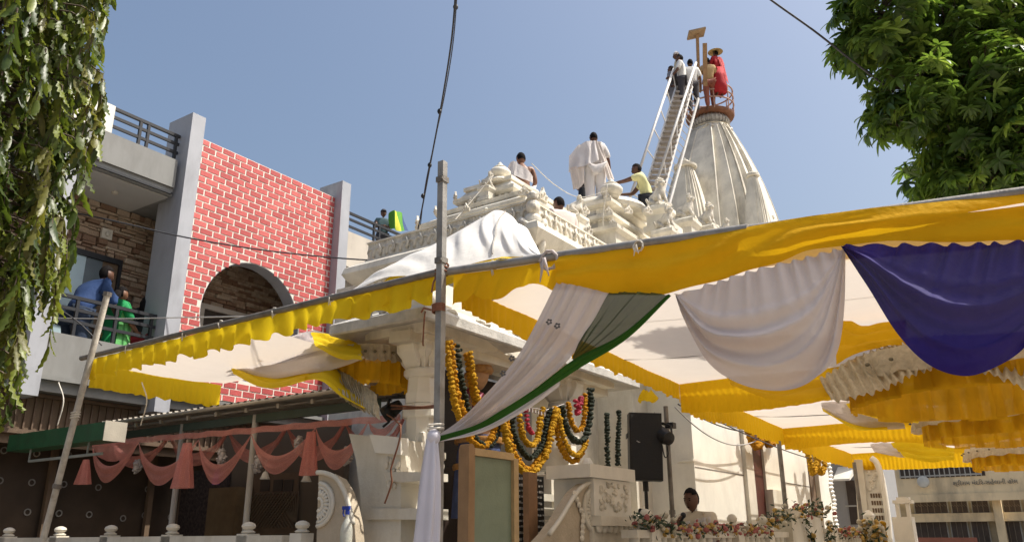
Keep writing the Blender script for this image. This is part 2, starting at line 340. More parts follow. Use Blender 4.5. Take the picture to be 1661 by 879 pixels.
def person(label, group, loc, rz, pose=None, skin=SKIN, hair=True, head=(0, 0), garments=(), scale=1.0, cap=None, longhair=False):
    """body: one continuous mesh; garments: list of (name, material, node names, growth, extra)"""
    J = {k: (V(v[0]), v[1]) for k, v in BASE.items()}
    for k, v in (pose or {}).items(): J[k] = (V(v), BASE[k][1])
    root = thing('person', label, 'person', loc, rz, group); root.scale = (scale,)*3
    nodes = dict(J); edges = list(BED)
    for s in 'lr':                                       # five fingers, unequal and curled
        h, wv = J['ha'+s][0], J['wr'+s][0]; d = (h-wv).normalized(); sx = -1 if s == 'l' else 1
        side = d.cross(V(sx, 0, 0)); side = side.normalized() if side.length > .05 else V(0, 1, 0)
        palm = d.cross(side).normalized()
        for i, (off, ln) in enumerate(((-.026, .062), (-.009, .075), (.009, .072), (.026, .055))):
            a = h + d*.028 + side*off; b = a + d*ln*.55 + palm*.006; c = b + d*ln*.4 + palm*.022
            for q, p in zip('abc', (a, b, c)): nodes['f%s%d%s' % (s, i, q)] = (p, .0095 if q != 'c' else .007)
            edges += [('ha'+s, 'f%s%da' % (s, i)), ('f%s%da' % (s, i), 'f%s%db' % (s, i)), ('f%s%db' % (s, i), 'f%s%dc' % (s, i))]
        t = wv.lerp(h, .55) + side*-.035; nodes['t%sa' % s] = (t, .011); nodes['t%sb' % s] = (t + d*.04 + side*-.014 + palm*.01, .009)
        edges += [('ha'+s, 't%sa' % s), ('t%sa' % s, 't%sb' % s)]
    vs, fs = skin_mesh(nodes, edges, 'pelvis')
    vs = [p for p in vs]
    b = MB(); b.add(vs, fs)
    hd = J['throat'][0] + (J['throat'][0]-J['neck'][0]).normalized()*.02
    HM = Matrix.Rotation(head[1], 3, 'Z') @ Matrix.Rotation(-head[0], 3, 'X')
    hc = hd + HM @ V(0, .015, .085); hv, hf = head_pts(); b.add([HM @ p + hc for p in hv], hf)
    body = b.build('body', skin, root, local=True, sm=True)
    e = MB()
    for sx in (-1, 1): e.ell(hc + HM @ V(sx*.029, .084, .012), (.012, .006, .007), 6, 4, HM)
    e.ell(hc + HM @ V(0, .090, -.062), (.021, .006, .005), 6, 4, HM)
    for sx in (-1, 1): e.ell(hc + HM @ V(sx*.03, .086, .031), (.018, .007, .004), 6, 4, HM)
    e.build('face_features', HAIR, body, local=True, sm=True)
    if hair:
        hv, hf = head_pts(1.10); q = MB(); keep = [f for f in hf if all((hv[i].z > .045 and hv[i].y < .085) or (hv[i].y < .0 and hv[i].z > -.06) or hv[i].z > .07 for i in f)]
        q.add([HM @ (p*(1+.06*nz(p.x*40, p.y*40, p.z*40)) + V(0, -.004, .006)) + hc for p in hv], keep)
        if longhair: MB().tube([hc+HM@V(0, -.07, .03), hc+HM@V(0, -.11, -.06), hc+HM@V(0, -.12, -.22), hc+HM@V(0, -.11, -.36)], [.06, .07, .055, .02], 8).build('braid', HAIR, root, local=True, sm=True)
        q.build('hair', HAIR, root, local=True, sm=True)
    if cap:
        q = MB(); q.lathe([(.088, .03), (.092, .05), (.082, .095), (.05, .13), (.0, .14)], hc, 12); (q.box(hc+V(0, .11, .045), (.12, .10, .012)) if cap is not DHOTI else None); q.build('cap', cap, root, local=True, sm=True)
    for g in garments:
        nm, mt, ks, grow = g[:4]
        nd = {k: (J[k][0], tuple(r+grow for r in (J[k][1] if isinstance(J[k][1], tuple) else (J[k][1],)*2))) for k in ks if k in J}
        for k, v in (g[4] if len(g) > 4 else {}).items(): nd[k] = v if isinstance(v[0], Vector) else (V(v[0]), v[1])
        ed = [x for x in BED if x[0] in nd and x[1] in nd]; ed += [x for x in (g[5] if len(g) > 5 else []) if x not in ed]
        rt = 'pelvis' if 'pelvis' in nd else ('chest' if 'chest' in nd else list(nd)[0])
        vs, fs = skin_mesh(nd, ed, rt, 2)
        vs = [p + V(nz(p.x*9, p.y*9, p.z*5), nz(p.x*9+5, p.y*9, p.z*5), 0)*.018 for p in vs]
        MB().add(vs, fs).build(nm, mt, root, local=True, sm=True)
    root['hc'] = 0; del root['hc']
    return root, J, hc
TORSO = ['pelvis', 'belly', 'chest', 'neck', 'shl', 'shr']
def sleeve(J, f=.65):
    """short sleeve ends along the upper arms"""
    return {'ell_': (J['shl'].lerp(J['ell_'], f), (.062, .062)), 'elr': (J['shr'].lerp(J['elr'], f), (.062, .062))}
LEGS = ['pelvis', 'hil', 'knl', 'anl', 'hir', 'knr', 'anr']
def JJ(pose):
    d = {k: V(v[0]) for k, v in BASE.items()}; d.update({k: V(v) for k, v in pose.items()}); return d
def drape(parent, top, bot, name, mt, nu=14, nv=10, amp=.02, fr=7, axis=(0, 1, 0), th=True):
    ax = V(axis)
    rows = cloth(top, bot, nu, nv, lambda u, v: ax*(amp*(math.sin(u*fr*6.28+nz(v*2, u*3)*2)+.6*nz(u*9, v*3, 2))))
    return MB().grid(rows).build(name, mt, parent, local=True, sm=True)
# ------------------------------------------------------------------ ground and courtyard
PAVE = mat('courtyard_paving', (.26, .21, .16), .75, .12, 2, (.20, .18, .15), .5, .8, .2, 30)
GROUND = mat('dusty_ground', (.20, .165, .125), .9, .15, .6, (.20, .17, .13), .5, .3, .3, 8)
MB().grid([[V(x, y, 0) for x in (-900, -60, 60, 900)] for y in (-900, -60, 60, 900)]).build('ground', GROUND, kind='structure')
MB().grid([[V(x, y, .004) for x in (-10, 5, 15, 29)] for y in (-12, 0, 10, 20)]).build('courtyard_paving', PAVE, kind='structure')
# ------------------------------------------------------------------ two storey house on the left (facade plane Y = 11.54)
YF = 11.54
house = thing('house', 'two storey house with a red brick panel, round opening and grey pillars', 'house', (8, 12.5, 0))
# ring beam, slabs, side walls
b = MB(); b.bb((3.2, 11.5, 3.55), (16, 14.6, 3.78)); b.bb((3.2, 11.42, 3.70), (12.0, 11.5, 3.76)); b.build('floor_slab', WALLPAINT, house)
b = MB(); b.bb((3.2, YF, 6.98), (7.1, 14.6, 7.12)); b.bb((3.2, 11.5, 7.12), (7.1, 11.75, 7.62)); b.bb((7.1, 11.75, 6.98), (16, 14.6, 7.12)); b.build('roof_slab', GREYPAINT if False else WALLPAINT, house)
MB().bb((3.3, 11.62, 6.965), (7.08, YS-.02 if False else 12.7, 6.978)).build('soffit', mat('soffit_bounce_tint', (.50, .49, .47), .6, .05, 2), house)  # lighter grey puts the bounce light under the slab into the colour
b = MB(); b.bb((3.2, 11.505, 7.0), (7.08, 11.535, 7.035)); b.build('shadow_groove', DARKMET, house)
MB().bb((4.4, 11.56, 7.62), (5.96, 11.8, 8.12)).build('roof_parapet', MARBLE, house)
b = MB(); b.bb((3.0, 14.2, 3.7), (16.2, 14.5, 8.3)); b.bb((3.0, 11.6, 0), (3.2, 14.5, 7.1)); b.build('rear_wall', BEIGE, house)
CIRC_C, CIRC_R = (8.93, 5.24), 1.06
def hole(x, z): return math.hypot(x-CIRC_C[0], z-CIRC_C[1]) < CIRC_R if z > CIRC_C[1] else abs(x-CIRC_C[0]) < CIRC_R and z > 4.5
# mortar coloured panel with the round headed opening
def panel_half(sg):
    pts = [(CIRC_C[0], 8.22), (10.68 if sg > 0 else 7.40, 8.22), (10.68 if sg > 0 else 7.40, 3.8), (CIRC_C[0], 3.8)]
    pts += [(CIRC_C[0]+sg*CIRC_R*math.cos(a), CIRC_C[1]+CIRC_R*math.sin(a)) for a in [-math.pi/2+i*math.pi/28 for i in range(29)]]
    return [V(x, YF, z) for x, z in pts]
b = MB(); b.prism(panel_half(1), (0, .24, 0)); b.prism(panel_half(-1), (0, .24, 0)); panel = b.build('brick_panel', MORTAR, house)
# arch lining, grey
b = MB(); L = []
for r_ in (CIRC_R-.012, CIRC_R+.0):
    L.append([(CIRC_C[0]+r_*math.cos(a), CIRC_C[1]+r_*math.sin(a)) for a in [-math.pi/2-i*math.pi/28 for i in range(57)]])
for i in range(len(L[0])-1):
    q = [L[0][i], L[0][i+1], L[1][i+1], L[1][i]]; b.prism([V(x, YF+.006, z) for x, z in q], (0, .28, 0))
b.build('arch_lining', GREYPAINT, house)
# bricks: each one raised from the mortar
PX, PZ = .264, .1135
bm_ = []
for hw in (.1155, .052):
    for mi in range(3):
        b = MB(); b.box((0, 0, 0), (hw*2, .016, .088)); bm_.append(b.mesh('brick', BRICKS[mi], V(0, 0, 0)))
todo = []
for r_ in range(39):
    z = 8.22 - PZ*(r_+.5)
    x = 7.42 + (PX/2 if r_ % 2 == 0 else PX) ; first = 7.42
    row = []
    if r_ % 2: row.append((7.42+PX/4-.006, .052))
    n0 = 7.42 + PX/2 if r_ % 2 == 0 else 7.42 + PX
    for k in range(13): row.append((n0+k*PX, .1155))
    for cx, hw in row:
        x0, x1 = cx-hw, cx+hw; x1 = min(x1, 10.66)
        if x1-x0 < .04: continue
        if z < 4.5+.06 and z > 3.8 or z <= 3.8 or True:
            pass
        segs = [(x0, x1)]
        dz = abs(z-CIRC_C[1])
        if dz < CIRC_R:
            w_ = math.sqrt(CIRC_R**2-dz*dz)+.012; l_, r2 = CIRC_C[0]-w_, CIRC_C[0]+w_; segs = [(a, c) for a, c in ((x0, min(x1, l_)), (max(x0, r2), x1)) if c-a > .03]
        for a, c in segs: todo.append(((a+c)/2, z, (c-a)/2, hw))
todo.sort(key=lambda t: (t[0]-7)**2*.5 + (8.3-t[1])**2*.6)
left = MB(); rb = random.Random(3)
for i, (cx, z, hw, full) in enumerate(todo):
    y = YF+.001+rb.uniform(-.003, .001); mi = rb.choice((0, 0, 1, 1, 2))
    if i < 298:
        if abs(hw-full) < .002: me = bm_[(0 if full > .1 else 3)+mi]
        else: q = MB(); q.box((0, 0, 0), (hw*2, .016, .088)); me = q.mesh('brick', BRICKS[mi], V(0, 0, 0))
        o = link('brick', me, panel); o.location = V(cx, y, z)-OFF[house.name]
    else: left.k = mi; left.box((cx, y, z), (hw*2, .016, .088))
left.build('brick_courses', BRICKS, panel, kind='stuff')
# pillars
MB().bb((7.16, 11.34, 3.45), (7.415, 12.0, 8.5)).build('pillar', GREYPAINT, house)
MB().bb((10.66, 11.34, 3.45), (10.90, 12.0, 8.55)).build('pillar', GREYPAINT, house)
MB().bb((5.22, 11.36, 3.45), (5.46, 11.9, 6.98)).build('pillar', GREYPAINT, house)
# balcony parapet, and the wall right of the brick panel
MB().bb((5.46, 11.5, 3.78), (7.16, 11.7, 4.38)).build('balcony_parapet', WALLPAINT, house)
b = MB(); b.bb((10.9, 11.6, 6.9), (15.6, 11.8, 7.66)); b.bb((10.9, 12.1, 3.8), (15.6, 12.3, 6.9)); b.build('side_wall', BEIGE, house)
# stacked stone back walls
YS = 12.72
b = MB(); b.bb((5.2, YS+.03, 3.78), (7.42, YS+.2, 6.98)); b.bb((7.42, YS+.03, 3.78), (10.9, YS+.2, 6.98)); clad = b.build('clad_wall', CLAD[3], house)
DOOR1 = (5.75, 7.02, 5.98); DOOR2 = (8.72, 9.75, 5.62)          # x0, x1, head height
st = []; rb = random.Random(5)
for zone in ((5.46, 7.62, 3.9, 6.97), (7.62, 10.6, 4.5, 6.6)):
    z = zone[3]
    while z > zone[2]:
        h_ = rb.choice((.045, .055, .07, .085, .11)); x = zone[0]-rb.random()*.2
        while x < zone[1]:
            wd = rb.uniform(.13, .42)*(1.0 if h_ < .1 else .75); a, c = max(x, zone[0]), min(x+wd-.008, zone[1])
            dd = DOOR1 if zone[0] < 6 else DOOR2
            if z-h_/2 < dd[2]+.02 and c > dd[0]-.06 and a < dd[1]+.06:
                if a < dd[0]-.06: c = min(c, dd[0]-.06)
                elif c > dd[1]+.06: a = max(a, dd[1]+.06)
                else: a, c = 0, 0
            if c-a > .04: st.append(((a+c)/2, z-h_/2, c-a, h_-.008, zone[0] > 7))
            x += wd
        z -= h_
st.sort(key=lambda s_: (s_[4], -s_[2]*s_[3])); rest = MB()
cl_m = {}
for i, (cx, z, wd, h_, far) in enumerate(st):
    mi = rb.choice((0, 0, 1, 2, 2, 1, 0)); dp = rb.uniform(.02, .075)
    if i < 295:
        key = (round(wd*25), round(h_*100), mi)
        if key not in cl_m:
            q = MB(); a, c = key[0]/50, key[1]/200; sk = rb.uniform(-.015, .015)
            f = [V(-a, 0, -c), V(a, 0, -c+sk*.5), V(a, 0, c), V(-a+abs(sk), 0, c-sk*.4)]; g = [V(p.x*.94+rb.uniform(-.01, .01), -.05, p.z*.84) for p in f]
            q.loft([f, g]); cl_m[key] = q.mesh('clad_stone', CLAD[mi], V(0, 0, 0))
        o = link('clad_stone', cl_m[key], clad); o.location = V(cx, YS+.02, z)-OFF[house.name]; o.scale = (1, dp/.05, 1)
    else: rest.k = mi; rest.box((cx, YS, z), (wd, dp, h_))
rest.build('clad_courses', CLAD, clad, kind='stuff')
# doors in the clad walls
PALEBLUE = mat('pale_blue_door', (.46, .60, .66), .45, .05, 3); GREYDOOR = mat('grey_glass_door', (.12, .15, .17), .2, .1, 3)
x0, x1, zt = DOOR1
b = MB(); b.bb((x0-.07, YS-.07, 3.8), (x0, YS+.03, zt+.09)); b.bb((x1, YS-.07, 3.8), (x1+.05, YS+.03, zt+.09)); b.bb((x0, YS-.07, zt), (x1, YS+.03, zt+.09)); fr = b.build('door_frame', DARKMET, house)
MB().bb((x0, YS-.035, 3.8), (x0+.72, YS-.005, zt-.003)).build('door_leaf', PALEBLUE, house)
MB().bb((x0+.725, YS-.03, 3.8), (x0+1.0, YS+.0, zt-.003)).build('door_leaf', GREYDOOR, house)
MB().bb((x0+1.005, YS-.025, 3.8), (x1-.002, YS+.005, zt-.003)).build('door_leaf', DARKB, house)
x0, x1, zt = DOOR2
b = MB(); b.bb((x0-.08, YS-.08, 3.8), (x0, YS+.03, zt+.09)); b.bb((x1, YS-.08, 3.8), (x1+.08, YS+.03, zt+.09)); b.bb((x0, YS-.08, zt), (x1, YS+.03, zt+.09)); b.build('door_frame', BEIGE, house)
MB().bb((x0, YS-.02, 3.8), (x1, YS+.005, zt)).build('door_leaf', DARK, house)
b = MB(); b.bb((8.05, YS-.09, 3.8), (8.14, YS-.01, 5.75)); b.bb((10.15, YS-.09, 3.8), (10.22, YS-.01, 5.5)); b.build('wall_strip', BEIGE, house)
SWITCH = mat('switch_plate', (.6, .56, .48), .5)
b = MB(); b.bb((6.62, YS-.10, 6.35), (6.80, YS-.05, 6.52)); b.ell((6.71, YS-.11, 6.43), (.045, .03, .045)); b.build('wall_lamp', SWITCH, house)
b = MB(); b.bb((6.78, YS-.09, 4.72), (7.05, YS-.06, 4.83)); b.build('switch_board', SWITCH, house)
b = MB(); b.lathe([(.05, 0), (.05, -.05), (.035, -.06)], (6.45, 12.1, 6.98), 10); b.build('ceiling_light', SWITCH, house)
# railings
def railing(x0, x1, y, z0, z1, bars, posts, name='railing'):
    r_ = None
    b = MB(); b.bb((x0, y-.025, z1-.05), (x1, y+.025, z1)); r_ = b.build(name, DARKMET, house)
    for z in bars: MB().bb((x0+.002, y-.018, z-.024), (x1-.002, y+.018, z+.024)).build('rail_bar', DARKMET, r_)
    for x in posts: MB().bb((x-.022, y-.022, z0), (x+.022, y+.022, z1-.051)).build('rail_post', DARKMET, r_)
railing(5.98, 7.15, 11.62, 7.62, 8.13, (7.80, 7.96), (6.44, 6.58, 7.09))
railing(10.92, 13.4, 11.7, 7.66, 8.14, (7.82, 7.98), (12.0, 12.16, 13.3))
railing(5.47, 7.15, 11.6, 4.38, 4.98, (4.6, 4.78), (5.9, 6.5, 7.08))
# ground floor: slatted strip, dark front with etched rings, lattice door
b = MB(); b.bb((3.2, 11.75, 2.85), (12, 11.8, 3.55)); gf = b.build('upper_strip', DARKB, house)
SLAT = mat('rusty_slat', (.13, .085, .055), .7, .2, 10)
sm_ = MB().box((0, 0, 0), (.022, .03, .46)).mesh('slat', SLAT, V(0, 0, 0))
for i in range(54): o = link('slat', sm_, gf); o.location = V(3.9+i*.115, 11.73, 3.28)-OFF[house.name]
b = MB(); b.bb((3.2, 11.68, 2.98), (12, 11.72, 3.04)); b.bb((3.2, 11.68, 3.49), (12, 11.72, 3.54)); b.build('strip_rail', SLAT, gf)
b = MB(); b.bb((3.2, 12.4, 0), (15.8, 12.5, 3.55)); b.build('ground_floor_wall', mat('dark_glazing', (.075, .054, .038), .35, .2, 3), house)
RING = mat('etched_ring', (.30, .28, .25), .6)
rg = MB()
for k in range(12):
    a, a2 = k*math.pi/6, (k+1)*math.pi/6
    rg.prism([V(.05*math.cos(a), 0, .05*math.sin(a)), V(.05*math.cos(a2), 0, .05*math.sin(a2)), V(.034*math.cos(a2), 0, .034*math.sin(a2)), V(.034*math.cos(a), 0, .034*math.sin(a))], (0, .012, 0))
rgm = rg.mesh('etched_ring', RING, V(0, 0, 0)); rb = random.Random(9)
for px, py in ((7, 730), (60, 735), (112, 738), (0, 779), (52, 782), (104, 785), (45, 830), (96, 832), (145, 834), (240, 793), (235, 835), (316, 840), (277, 838), (160, 790), (200, 840), (300, 790)):
    p = H(px, py, Y=12.38); o = link('etched_ring', rgm, house); o.location = p-OFF[house.name]; o.rotation_euler = (0, 0, 0)
b = MB()
for i in range(26):
    z = 1.2+i*.055; b.beam((4.0, 12.36, z), (5.1, 12.36, z+.5), .012, .02)
    b.beam((3.0, 12.36, z+.45), (3.98, 12.36, z), .012, .02)
b.build('chevron_grille', SLAT, house)
for x in (6.3, 7.9, 9.5, 11.2): MB().bb((x-.04, 12.28, 0), (x+.04, 12.36, 3.5)).build('mullion', DARKB, house)
# ------------------------------------------------------------------ temple
temple = thing('temple', 'cream stone temple with carved parapets, tiered roofs and a tall curved spire', 'temple', (11, 6, 0))
def rects(x0, x1, y0, y1, prof, b=None):
    b = b or MB(); rings = []
    for o, z in prof: rings.append([V(x0-o, y0-o, z), V(x1+o, y0-o, z), V(x1+o, y1+o, z), V(x0-o, y1+o, z)])
    return b.loft(rings)
def part(b, name, mt=STONE, sm=False, parent=None): return b.build(name, mt, parent or temple, sm=sm)
FLOORST = mat('stone_floor', (.45, .41, .34), .6, .1, 3)
part(MB().bb((5.0, 4.25, 0), (18.4, 9.4, 1.15)), 'plinth', MARBLE2)
part(MB().bb((7.2, 2.9, 0), (16.2, 4.25, 1.0)), 'terrace', MARBLE2)
# porch columns
AX, AY = 5.80, 4.93
def colz(y): return H(680, y, X=AX).z
Q = 1320.0
def column(cx, cy, zf, name='column'):
    k = 7.55/1320; col_ = MB()
    col_.lathe([(26*k, zf(879)), (26*k, zf(640)), (24.5*k, zf(612))], (cx, cy, 0), 8, math.pi/8)
    c = part(col_, name, MARBLE)
    b = MB(); b.sq([(20*k, zf(600)), (25*k, zf(585)), (31*k, zf(575)), (31*k, zf(563)), (34*k, zf(562)), (34*k, zf(553)), (31*k, zf(552)), (31*k, zf(540))], (cx, cy, 0))
    # scrolled brackets on the four sides
    for dx, dy in ((1, 0), (-1, 0), (0, 1), (0, -1)):
        ux, uy = -dy, dx; pr = [(.14, zf(600)), (.19, zf(592)), (.235, zf(578)), (.25, zf(568)), (.235, zf(561)), (.14, zf(561))]
        for w_ in (.085,): b.prism([V(cx+dx*r_+ux*w_, cy+dy*r_+uy*w_, z) for r_, z in pr], (-2*w_*ux, -2*w_*uy, 0))
    b.build('capital', MARBLE, temple)
    b = MB(); b.lathe([(27*k, zf(615)), (31*k, zf(611)), (31*k, zf(604)), (27*k, zf(600))], (cx, cy, 0), 16); b.build('neck_ring', MARBLE, temple, sm=40)
    b = MB(); b.lathe([(28*k, zf(680)), (33*k, zf(677)), (33*k, zf(661)), (28*k, zf(657))], (cx, cy, 0), 8, math.pi/8); b.build('shaft_band', MARBLE, temple)
    b = MB(); b.lathe([(28.5*k, zf(640)), (28.5*k, zf(656.5))], (cx, cy, 0), 8, math.pi/8); b.build('shaft_band', MARBLE, temple)
    b = MB(); b.sq([(21*k, zf(742)), (21*k, zf(705)), (19*k, zf(703))], (cx, cy, 0)); b.build('shaft_block', MARBLE, temple)
    b = MB(); b.lathe([(26*k, zf(784)), (30*k, zf(776)), (37*k, zf(768)), (39*k, zf(755)), (37*k, zf(748)), (41*k, zf(744)), (41*k, zf(735)), (30*k, zf(733))], (cx, cy, 0), 16); b.build('shaft_bowl', MARBLE2, temple, sm=40)
    b = MB(); b.sq([(27*k, zf(1010)), (27*k, zf(846)), (24*k, zf(842)), (24*k, zf(820)), (27*k, zf(816)), (27*k, zf(802)), (21*k, zf(800))], (cx, cy, 0)); b.build('base_block', MARBLE2, temple)
column(AX, AY, colz)
BX = H(912, 630, Y=4.95).x
column(BX, 4.95, lambda y: colz(y)+.03)
# porch eaves
def eave(x0, x1, y0, y1, z):
    b = MB(); cx, cy = (x0+x1)/2, (y0+y1)/2
    b.loft([[V(cx+(x-cx)*s, cy+(y-cy)*s, zz) for x, y in ((x0, y0), (x1, y0), (x1, y1), (x0, y1))] for s, zz in ((.55, z+.07), (.98, z-.015), (1, z), (1.0, z+.085), (.97, z+.10), (.6, z+.24))])
    return part(b, 'eave_slab', GREYST)
eave(5.18, 6.78, 4.40, 5.56, 3.42)
eave(H(880, 600, Z=3.44).x-.3, 9.45, 4.42, 5.6, 3.42)
EX0 = H(880, 600, Z=3.44).x-.3
part(rects(5.5, 9.2, 4.66, 5.4, [(.0, 3.40), (.02, 3.66), (-.1, 3.72), (-.1, 3.95)]), 'porch_roof', STONE)
b = MB()
for i, (dx, h_) in enumerate(((0, .12), (.14, .20), (.30, .28))): b.bb((5.42+dx, 4.62+dx*.5, 3.52), (6.7, 5.5-dx*.6, 3.56+h_))
part(b, 'roof_step', STONE)
# rough sunlit debris course along the eave tops
b = MB(); rb = random.Random(4)
for i in range(60):
    x = 5.35+i*.068; y = 4.52+rb.uniform(-.05, .10); s = rb.uniform(.03, .075); b.ell((x, y, 3.535+rb.uniform(0, .05)), (s*1.2, s, s*.7), 6, 4, Matrix.Rotation(rb.random()*3, 3, 'Z'))
tag(part(b, 'crumbling_edge', STONE2), kind='stuff')
# scroll ornament on the eave corner
def scroll(c, s, flip=1, ax=(0, 1, 0)):
    b = MB(); c = V(c); ax = V(ax)
    for sg in (-1, 1):
        pts = []
        for i in range(15):
            t = i/14; a = t*4.6; r_ = s*(.50-.36*t)
            pts.append(c + ax*(sg*(s*.52 - r_*math.cos(a))) + V(0, 0, s*.42 + r_*math.sin(a)*.9))
        b.tube(pts, [s*.15*(1-.4*i/14) for i in range(15)], 6)
    b.tube([c+V(0, 0, 0), c+V(0, 0, s*.6), c+V(0, 0, s*1.15)], [s*.20, s*.16, s*.04], 6); b.ell(c+V(0, 0, s*1.1), s*.12)
    return b
part(scroll(H(620, 524, X=5.26), .20), 'scroll_ornament', GREYST, sm=True)
part(scroll(H(640, 520, X=5.5), .15), 'scroll_ornament', GREYST, sm=True)
# porch inner wall, ceiling beam and the painted guardian figure
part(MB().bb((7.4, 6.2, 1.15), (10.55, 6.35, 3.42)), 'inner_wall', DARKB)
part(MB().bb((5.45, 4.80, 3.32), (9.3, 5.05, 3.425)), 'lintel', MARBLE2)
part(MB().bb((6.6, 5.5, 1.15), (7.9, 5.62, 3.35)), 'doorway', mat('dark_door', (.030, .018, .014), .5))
# seat-back panel beside the column
P1 = [H(*q, X=5.35) for q in ((566, 703), (650, 712), (650, 900), (590, 900), (584, 800), (577, 745))]
part(MB().prism(P1, (.30, -.0, 0)), 'seat_back', MARBLE2)
P1 = [H(*q, X=5.31) for q in ((599, 704), (650, 709), (650, 737), (608, 734))]
part(MB().prism(P1, (.10, 0, 0)), 'seat_cap', MARBLE)
P1 = [H(*q, X=5.32) for q in ((590, 824), (690, 824), (690, 842), (592, 842))]
part(MB().prism(P1, (.3, 0, 0)), 'seat_ledge', MARBLE2)
P1 = [H(*q, X=5.315) for q in ((622, 765), (690, 765), (690, 778), (650, 782), (628, 778))]
part(MB().prism(P1, (.3, 0, 0)), 'seat_moulding', MARBLE2)
b = MB(); rb = random.Random(8)
for i in range(26):
    p = H(rb.uniform(626, 646), rb.uniform(742, 790), X=5.34); b.ell(p, (.02, .018, .03), 6, 4)
tag(part(b, 'carved_flowers', STONE2), kind='stuff')
# stair wings with medallions
def wing(out, centre, rad, X=None, Y=None, th=.10, half=None):
    pl = dict(X=X) if X is not None else dict(Y=Y); n_ = V(th, 0, 0) if X is not None else V(0, th, 0); o = -.018*V(1, 0, 0) if X is not None else -.018*V(0, 1, 0)
    w_ = part(MB().prism([H(*q, **pl) for q in out], n_), 'stair_wing', mat('aged_shaded_stone', (.50, .42, .31), .65, .14, 3, (.24, .19, .13), .6, 3, .25, 40))  # browner than the marble: age, plus its shade put into the colour
    b = MB(); rim = [H(*q, **pl)+o for q in out[1:-1]]; b.tube(smooth(rim, 24), .022, 6); part(b, 'wing_rim', MARBLE2, True, w_)
    c = H(*centre, **pl)+o*.6; u = V(0, 1, 0) if X is not None else V(1, 0, 0); sc = rad*(H(centre[0], centre[1], **pl)-C0).dot(Fv)/1320
    a0, a1 = half; b = MB()
    for r_, t in ((1.0, .016), (.82, .012), (.30, .014)):
        b.tube([c+u*(r_*sc*math.cos(a0+(a1-a0)*i/20))+V(0, 0, r_*sc*math.sin(a0+(a1-a0)*i/20)) for i in range(21)], t*sc/.13, 5)
    for i in range(11):
        a = a0+(a1-a0)*(i+.5)/11; d = u*math.cos(a)+V(0, 0, math.sin(a)); b.tube([c+d*sc*.3, c+d*sc*.58, c+d*sc*.80], [.008, .02, .006], 5)
    part(b, 'medallion', MARBLE2, True, w_)
wing(((513, 890), (517, 766), (530, 767), (548, 776), (561, 797), (569, 822), (575, 850), (578, 890)), (518, 818), 33, X=5.02, half=(-math.pi*1.5, -math.pi*.5))
wing(((963, 890), (963, 781), (950, 784), (935, 796), (922, 815), (905, 843), (888, 866), (866, 890)), (961, 826), 32, Y=3.86, half=(math.pi*.5, math.pi*1.5))
def leafscroll(pts, **k):
    b = MB()
    for q in pts: p = H(*q, **k); b.ell(p, (.035, .02, .03), 6, 4)
    return b
part(leafscroll([(940+i*1.5-abs(i-4)*2, 800+i*9) for i in range(9)], Y=3.845), 'wing_leaves', STONE2).__setitem__('kind', 'stuff')
# carved pedestal block in the sun beside the stair wing
z0, z1, zt = H(1024, 838, Y=3.80).z, H(1024, 782, Y=3.80).z, H(1024, 762, Y=3.80).z
xa, xb = H(963, 800, Y=3.8).x+.005, H(1023, 800, Y=3.8).x
part(MB().bb((xa, 3.8, z0), (xb, 4.24, z1)), 'pedestal_block', MARBLE)
part(MB().bb((xa-.12, 3.765, z1+.003), (xb+.05, 4.25, zt)), 'pedestal_cap', MARBLE)
part(MB().bb((xa+.01, 3.74, z0-.09), (xb+.09, 4.24, z0-.003)), 'pedestal_base', MARBLE2)
b = MB()
for i in range(9): b.ell((xa+.06+i*.105, 3.79, z0-.105), (.05, .03, .055), 8, 4)
b.bb((xa, 3.82, .0), (xb+.04, 4.2, z0-.1)); part(b, 'scalloped_fringe', MARBLE2)
b = MB(); rb = random.Random(12)
for i in range(46):
    p = V(rb.uniform(xa+.12, xb-.08), 3.795, rb.uniform(z0+.06, z1-.04)); b.ell(p, (rb.uniform(.02, .045), .022, rb.uniform(.015, .03)), 6, 4, Matrix.Rotation(rb.random()*3, 3, 'Y'))
tag(part(b, 'carved_flowers', STONE2), kind='stuff')
part(MB().lathe([(.05, 0), (.07, .02), (.05, .06), (.03, .09)], (xa+.25, 4.0, zt), 10), 'knob', MARBLE)
# pedestal and masonry under the second column
part(MB().bb((H(868, 800, Y=4.7).x, 4.5, 1.0), (H(930, 800, Y=4.7).x, 5.2, H(880, 772, Y=4.7).z)), 'column_pedestal', MARBLE2)
b = MB()
for q0, q1 in (((872, 800), (925, 815)), ((868, 822), (930, 838)), ((866, 842), (932, 860))): a, c = H(*q0, Y=4.48), H(*q1, Y=4.48); part(MB().bb((a.x, 4.45, c.z), (c.x, 4.497, a.z)), 'pedestal_moulding', MARBLE2)
pass
b = MB(); p = H(895, 700, Y=4.75); b.lathe([(.16, p.z-.42), (.19, p.z-.3), (.15, p.z), (.11, p.z+.25)], (p.x, p.y, 0), 12); part(b, 'drum', MARBLE2, 40)
